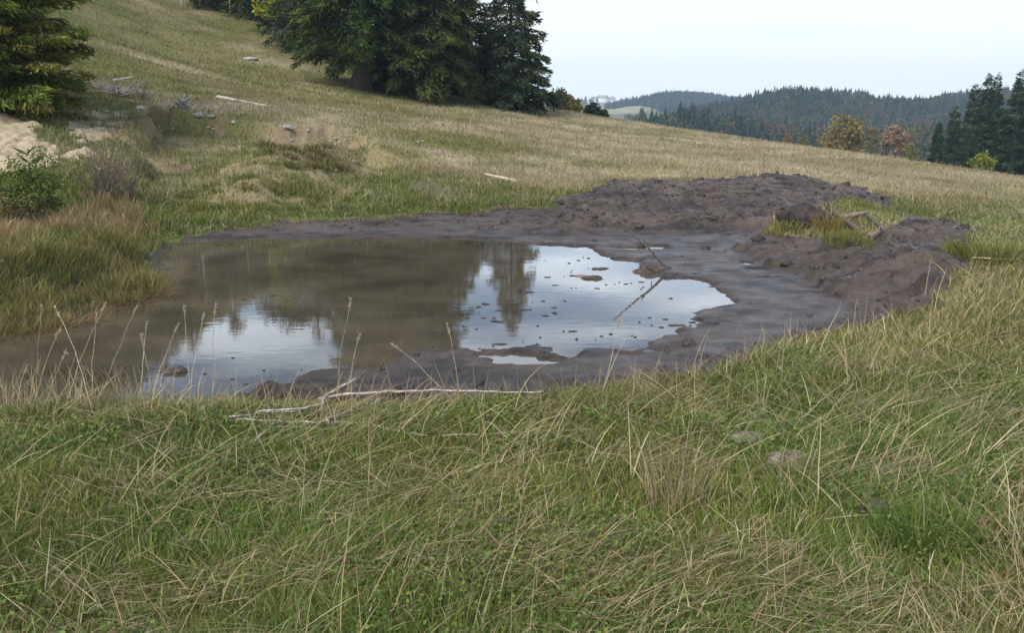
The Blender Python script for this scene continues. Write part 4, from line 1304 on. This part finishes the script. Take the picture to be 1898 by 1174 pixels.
# stones
GS_ = "white stones strewn on the slope above the far shore"
stones = [(623, 257), (612, 263), (630, 264), (622, 268), (640, 259), (571, 243), (540, 261), (300, 243), (295, 236), (386, 237), (395, 239), (322, 240), (628, 312), (622, 318), (775, 264), (783, 263), (432, 228), (280, 220), (655, 300)]
sp = None
for i, (u, v) in enumerate(stones):
    p = spot(u, v)
    if sp is None:
        m = MB()
        m.add(*blob((0, 0, .02), (.06, .05, .045), 61, (.36, .34, .30), 18, .35, 1.6))
        sp = m.build("white_stone", M_rock, None, loc=tuple(p), smooth=False)
        tag(sp, "small white stone lying on the bare patchy slope above the far shore", "stone", GS_)
        o = sp
    else:
        o = sp.copy()
        COL.objects.link(o)
        o.location = p
    k = rng.uniform(.45, 1.0)
    o.scale = (k * rng.uniform(.8, 1.4), k, k * rng.uniform(.7, 1.1))
    o.rotation_euler = (0, 0, rng.uniform(0, 6.28))
for u, v, r, lab, sd in [(368, 216, (.12, .09, .08), "grey boulder, larger of two below the root stump", 62), (392, 218, (.09, .07, .05), "small pale boulder right of the larger grey one", 63),
                         (462, 110, (.42, .26, .12), "flat grey rock bedded in the upper left meadow", 64), (533, 237, (.13, .09, .07), "grey stone at the edge of the bare terrace", 65),
                         (390, 206, (.06, .05, .05), "tiny pale stone just above the two boulders", 66), (258, 200, (.10, .06, .04), "small cream stone at the end of the sand scar", 67)]:
    m = MB()
    m.add(*blob((0, 0, 0), r, sd, (.25, .23, .20) if sd != 67 else (.45, .38, .28), 26, .6, 2.2))
    tag(m.build("boulder", M_rock, None, loc=tuple(spot(u, v)), smooth=False), lab, "boulder")

# long fallen branch on the near bank
def gp(u, v, dz=.04):
    p = spot(u, v)
    return up(p, dz)
fo = gp(600, 765, .0)
root = empty("fallen_branch", fo)
def limb(name, pix, r0, r1, col, dz=.045, seed=1):
    pts = np.array([gp(u, v, dz) for u, v in pix])
    # resample
    s = np.concatenate([[0], np.cumsum(np.linalg.norm(np.diff(pts, axis=0), axis=1))])
    t = np.linspace(0, s[-1], max(8, len(pix) * 4))
    q = np.stack([np.interp(t, s, pts[:, i]) for i in range(3)], -1)
    r_ = np.random.default_rng(seed)
    q += r_.normal(0, .004, q.shape)
    mm = MB()
    mm.tube(rel(q, fo), np.linspace(r0, r1, len(q)), 7, col, wob=.06)
    return mm.build(name, M_wood, root)
BL = (.36, .31, .26)
limb("main_stem", [(592, 764), (640, 754), (715, 750), (820, 746), (930, 749), (1005, 750)], .010, .004, (.40, .34, .28), .085, 1)
limb("side_branch", [(596, 764), (610, 800)], .008, .005, BL, .05, 2)
limb("side_branch", [(480, 789), (560, 784), (598, 776), (606, 757), (662, 726)], .005, .009, BL, .09, 3)
limb("side_branch", [(420, 790), (500, 778), (545, 778), (598, 760)], .006, .011, BL, .05, 4)
limb("side_branch", [(705, 752), (690, 766), (640, 780), (600, 797), (520, 798), (440, 792)], .009, .004, BL, .05, 5)
limb("side_branch", [(610, 797), (680, 796), (730, 812), (790, 822)], .007, .004, (.30, .26, .22), .04, 6)
limb("side_branch", [(475, 834), (500, 806), (520, 796)], .006, .004, (.34, .3, .25), .05, 7)
limb("side_branch", [(755, 794), (790, 764), (800, 750)], .005, .007, (.34, .28, .22), .04, 8)
tag(root, "long bleached fallen branch with side limbs on the near bank", "branch")
log("branch", gp(820, 822, .04), gp(1100, 806, .03), .006, .005, (.33, .27, .19), "thin bent straw stem lying below the long fallen branch", seed=71, cat="branch", n=10, wig=.02)

# bare earth mounds in the near grass
for u, v, r, c, lab, sd in [(1462, 862, (.115, .09, .035), (.20, .155, .125), "pale pinkish patch of bare earth in the near grass", 81),
                            (1640, 888, (.075, .06, .04), (.13, .115, .105), "small grey molehill right of the pale earth patch", 82),
                            (1622, 958, (.06, .05, .05), (.05, .038, .03), "dark earth clod with a burrow beside the green tussock", 83),
                            (1390, 820, (.10, .07, .025), (.19, .155, .125), "low grey-pink earth heap under matted straw", 84)]:
    m = MB()
    m.add(*blob((0, 0, .02), r, sd, c, 36, .35, 3.0))
    tag(m.build("earth_mound", M_clod if sd == 83 else M_ground, None, loc=tuple(spot(u, v))), lab, "earth")

# tufts
def tuft(name, p, R, nn, hh, w, cols, label, lean=1.2, tip=None):
    a, r = rng.uniform(0, 6.283, nn), R * np.sqrt(rng.random(nn))
    b = np.stack([np.cos(a) * r, np.sin(a) * r, np.zeros(nn)], -1)
    b[:, 2] = HF(b[:, 0] + p[0], b[:, 1] + p[1]) - p[2] - .01
    c = np.asarray(cols)[rng.integers(0, len(cols), nn)] * (1 + rng.normal(0, .18, (nn, 1)))
    m = MB()
    m.add(*blades(b, hh * rng.uniform(.5, 1.2, nn), a + rng.normal(0, .5, nn), rng.uniform(0, .4, nn), rng.uniform(.4, lean, nn), w * rng.uniform(.6, 1.3, nn), np.clip(c, .004, 1), 4,
                  None if tip is None else np.asarray(tip)[rng.integers(0, len(tip), nn)], roll=rng.uniform(0, 6.28, nn)))
    return tag(m.build(name, M_grass, None, smooth=False, loc=tuple(p)), label, "grass tuft")
YGR = [(.14, .14, .03), (.17, .15, .035), (.10, .12, .025), (.2, .17, .06)]
tuft("grass_tuft", spot(1532, 430), .20, 380, .27, .009, [(.24, .16, .05), (.20, .14, .045), (.16, .15, .04)], "rusty upright grass tuft in front of the peat block", .9)
tuft("grass_tuft", spot(1450, 432), .22, 380, .18, .010, YGR, "low yellow-green tuft left of the rusty tuft", 1.6)
tuft("grass_tuft", spot(1570, 446), .30, 500, .16, .010, YGR, "low yellow-green tuft right of the rusty tuft", 1.6)
tuft("grass_tuft", spot(1845, 480), .55, 1500, .22, .010, YGR + [(.08, .11, .02)], "wide green tussock at the right edge of the mud", 1.8)
tuft("grass_tuft", spot(1700, 1010), .17, 620, .16, .0045, [(.065, .11, .02), (.09, .135, .024), (.11, .15, .03)], "lush bright green tussock in the near grass on the right", 2.0)
tuft("grass_tuft", spot(1610, 850), .10, 420, .12, .0045, [(.05, .115, .02), (.06, .13, .02)], "small vivid green clump above the grey molehill", 1.9)
tuft("grass_tuft", spot(1255, 940), .13, 110, .34, .0032, [(.34, .26, .15), (.28, .21, .12), (.24, .18, .10)], "pinkish dry grass tuft standing in the near meadow", .9)
# weed on the heap skyline
p = spot(1414, 330)
m = MB()
top = at_y(1418, 275, p[1])
m.tube(rel(curve(p, top, 7, 0, .02, 91), p), np.linspace(.012, .006, 7), 5, (.20, .15, .10))
for j in range(7):
    k = p + (top - p) * (.35 + .09 * j)
    m.tube(rel(curve(k, k + [.09 * (-1) ** j, .02, .09], 4, 0, .05, 92 + j), p), np.linspace(.006, .003, 4), 4, (.20, .15, .10))
tag(m.build("weed_stalk", M_wood, None, loc=tuple(p)), "thin dead weed standing on the crest of the mud heap", "weed")

# seed-headed grass stalks on the near margin
SG = "dry seed-headed stalks on the near margin of the pond"
stalks = [(66, 720, 70, 575, "upright dry stalk with a narrow head, farthest left of the tall ones"), (175, 770, 113, 577, "tall dry stalk leaning left across its neighbours"),
          (118, 762, 184, 569, "tallest dry stalk leaning right in the left bunch"), (170, 745, 172, 588, "straight dry stalk in the middle of the left bunch"),
          (182, 688, 243, 575, "curved dry stalk leaning right beyond the left bunch"), (258, 715, 265, 605, "short upright stalk right of the curved one"),
          (276, 720, 320, 607, "stalk with a nodding branched head right of the short upright one"), (283, 705, 269, 628, "short stalk beside the nodding one"),
          (355, 705, 347, 575, "pale stalk with a slim head standing before the sky reflection"), (350, 730, 370, 590, "stalk with a hooked head before the sky reflection"),
          (392, 740, 393, 572, "upright stalk with a tiny bright head before the sky reflection"), (620, 738, 642, 562, "tall thin stalk standing above the fallen branch"),
          (640, 690, 658, 628, "short stalk leaning off the tall thin one above the fallen branch"), (852, 745, 838, 610, "slim stalk right of the middle above the fallen branch"),
          (850, 742, 740, 640, "long dry stalk leaning far left over the dark mud"), (1112, 700, 1140, 600, "slender stalk before the near edge of the bright water"),
          (55, 765, 98, 620, "short leaning stalk at the left end of the margin"), (30, 750, 40, 685, "stubby stalk at the far left of the margin"), (78, 760, 110, 660, "stalk with feathery head low in the left bunch")]
for i, (u0, v0, u1, v1, lab) in enumerate(stalks):
    vb = min(v0 + 12, 775)
    p = spot(u0, max(vb, 752))
    t = at_y(u1, v1, p[1] + rng.uniform(-.05, .25))
    root = empty("seed_stalk", p)
    m = MB()
    pts = curve(p, t, 9, -.01, .02, 200 + i)
    bend = np.linspace(0, 1, 9)[:, None] ** 2.5
    pts = pts + bend * np.array([(.02 if u1 > u0 else -.02), 0, -.015])
    m.tube(rel(pts, p), np.linspace(.0030, .0016, 9), 5, np.array((.36, .29, .19)) * rng.uniform(.8, 1.1))
    m.build("stem", M_wood, root)
    d = pts[-1] - pts[-2]; d /= np.linalg.norm(d)
    nn = 46
    tt = rng.random(nn)
    P0 = pts[-1] - d * .02 + d * (tt * .062)[:, None] + rng.normal(0, .0025, (nn, 3))
    V, Q, C = kites(rel(P0, p), d + rng.normal(0, .35, (nn, 3)), rng.uniform(.012, .022, nn), rng.uniform(.004, .007, nn), pick([(.42, .35, .24), (.34, .27, .18)], nn, .12))
    m = MB(); m.add(V, Q, None, C)
    m.build("seed_head", M_grass, root, smooth=False)
    tag(root, lab, "grass stalk", SG)
# tangle of dead stems low on that margin
m = MB()
nn = 900
u = np.concatenate([rng.uniform(-40, 300, 420), rng.uniform(300, 1500, 480)])
pp = np.array([spot(a, b) for a, b in zip(u, np.where(u < 900, 757 + rng.normal(0, 8, nn), np.interp(u, [900, 1070, 1200, 1400, 1500], [748, 738, 718, 672, 640]) + rng.normal(0, 10, nn)))])
m.add(*blades(pp, rng.uniform(.08, .30, nn) * (1 + .3 * (u < 300)), rng.uniform(0, 6.28, nn), rng.uniform(0, .6, nn), rng.uniform(.2, 1.5, nn), rng.uniform(.0025, .005, nn), pick(STRAW, nn, .2), 5, roll=rng.uniform(0, 6.28, nn)))
tag(m.build("margin_stems", M_grass, smooth=False), "tangle of thin dead stems along the near margin", "grass", kind='stuff')

# ------------------------------------------------------------------ haze
hb = bpy.data.meshes.new("haze")
x0, x1, y0_, y1_, z0, z1 = -2700, 2700, -60, 1720, -75, 62
hb.from_pydata([(x0, y0_, z0), (x1, y0_, z0), (x1, y1_, z0), (x0, y1_, z0), (x0, y0_, z1), (x1, y0_, z1), (x1, y1_, z1), (x0, y1_, z1)], [],
               [(3, 2, 1, 0), (4, 5, 6, 7), (0, 1, 5, 4), (1, 2, 6, 5), (2, 3, 7, 6), (3, 0, 4, 7)])
ho = bpy.data.objects.new("haze", hb)
COL.objects.link(ho)
hm = bpy.data.materials.new("haze")
hm.use_nodes = True
hn = hm.node_tree.nodes
hn.clear()
ho_ = hn.new("ShaderNodeOutputMaterial")
hv = hn.new("ShaderNodeVolumePrincipled")
hv.inputs["Color"].default_value = (.62, .81, 1.0, 1)
hv.inputs["Density"].default_value = 0.00032
hm.node_tree.links.new(hv.outputs[0], ho_.inputs["Volume"])
hb.materials.append(hm)
tag(ho, "thin bluish haze over the distant hills", "haze", kind='stuff')
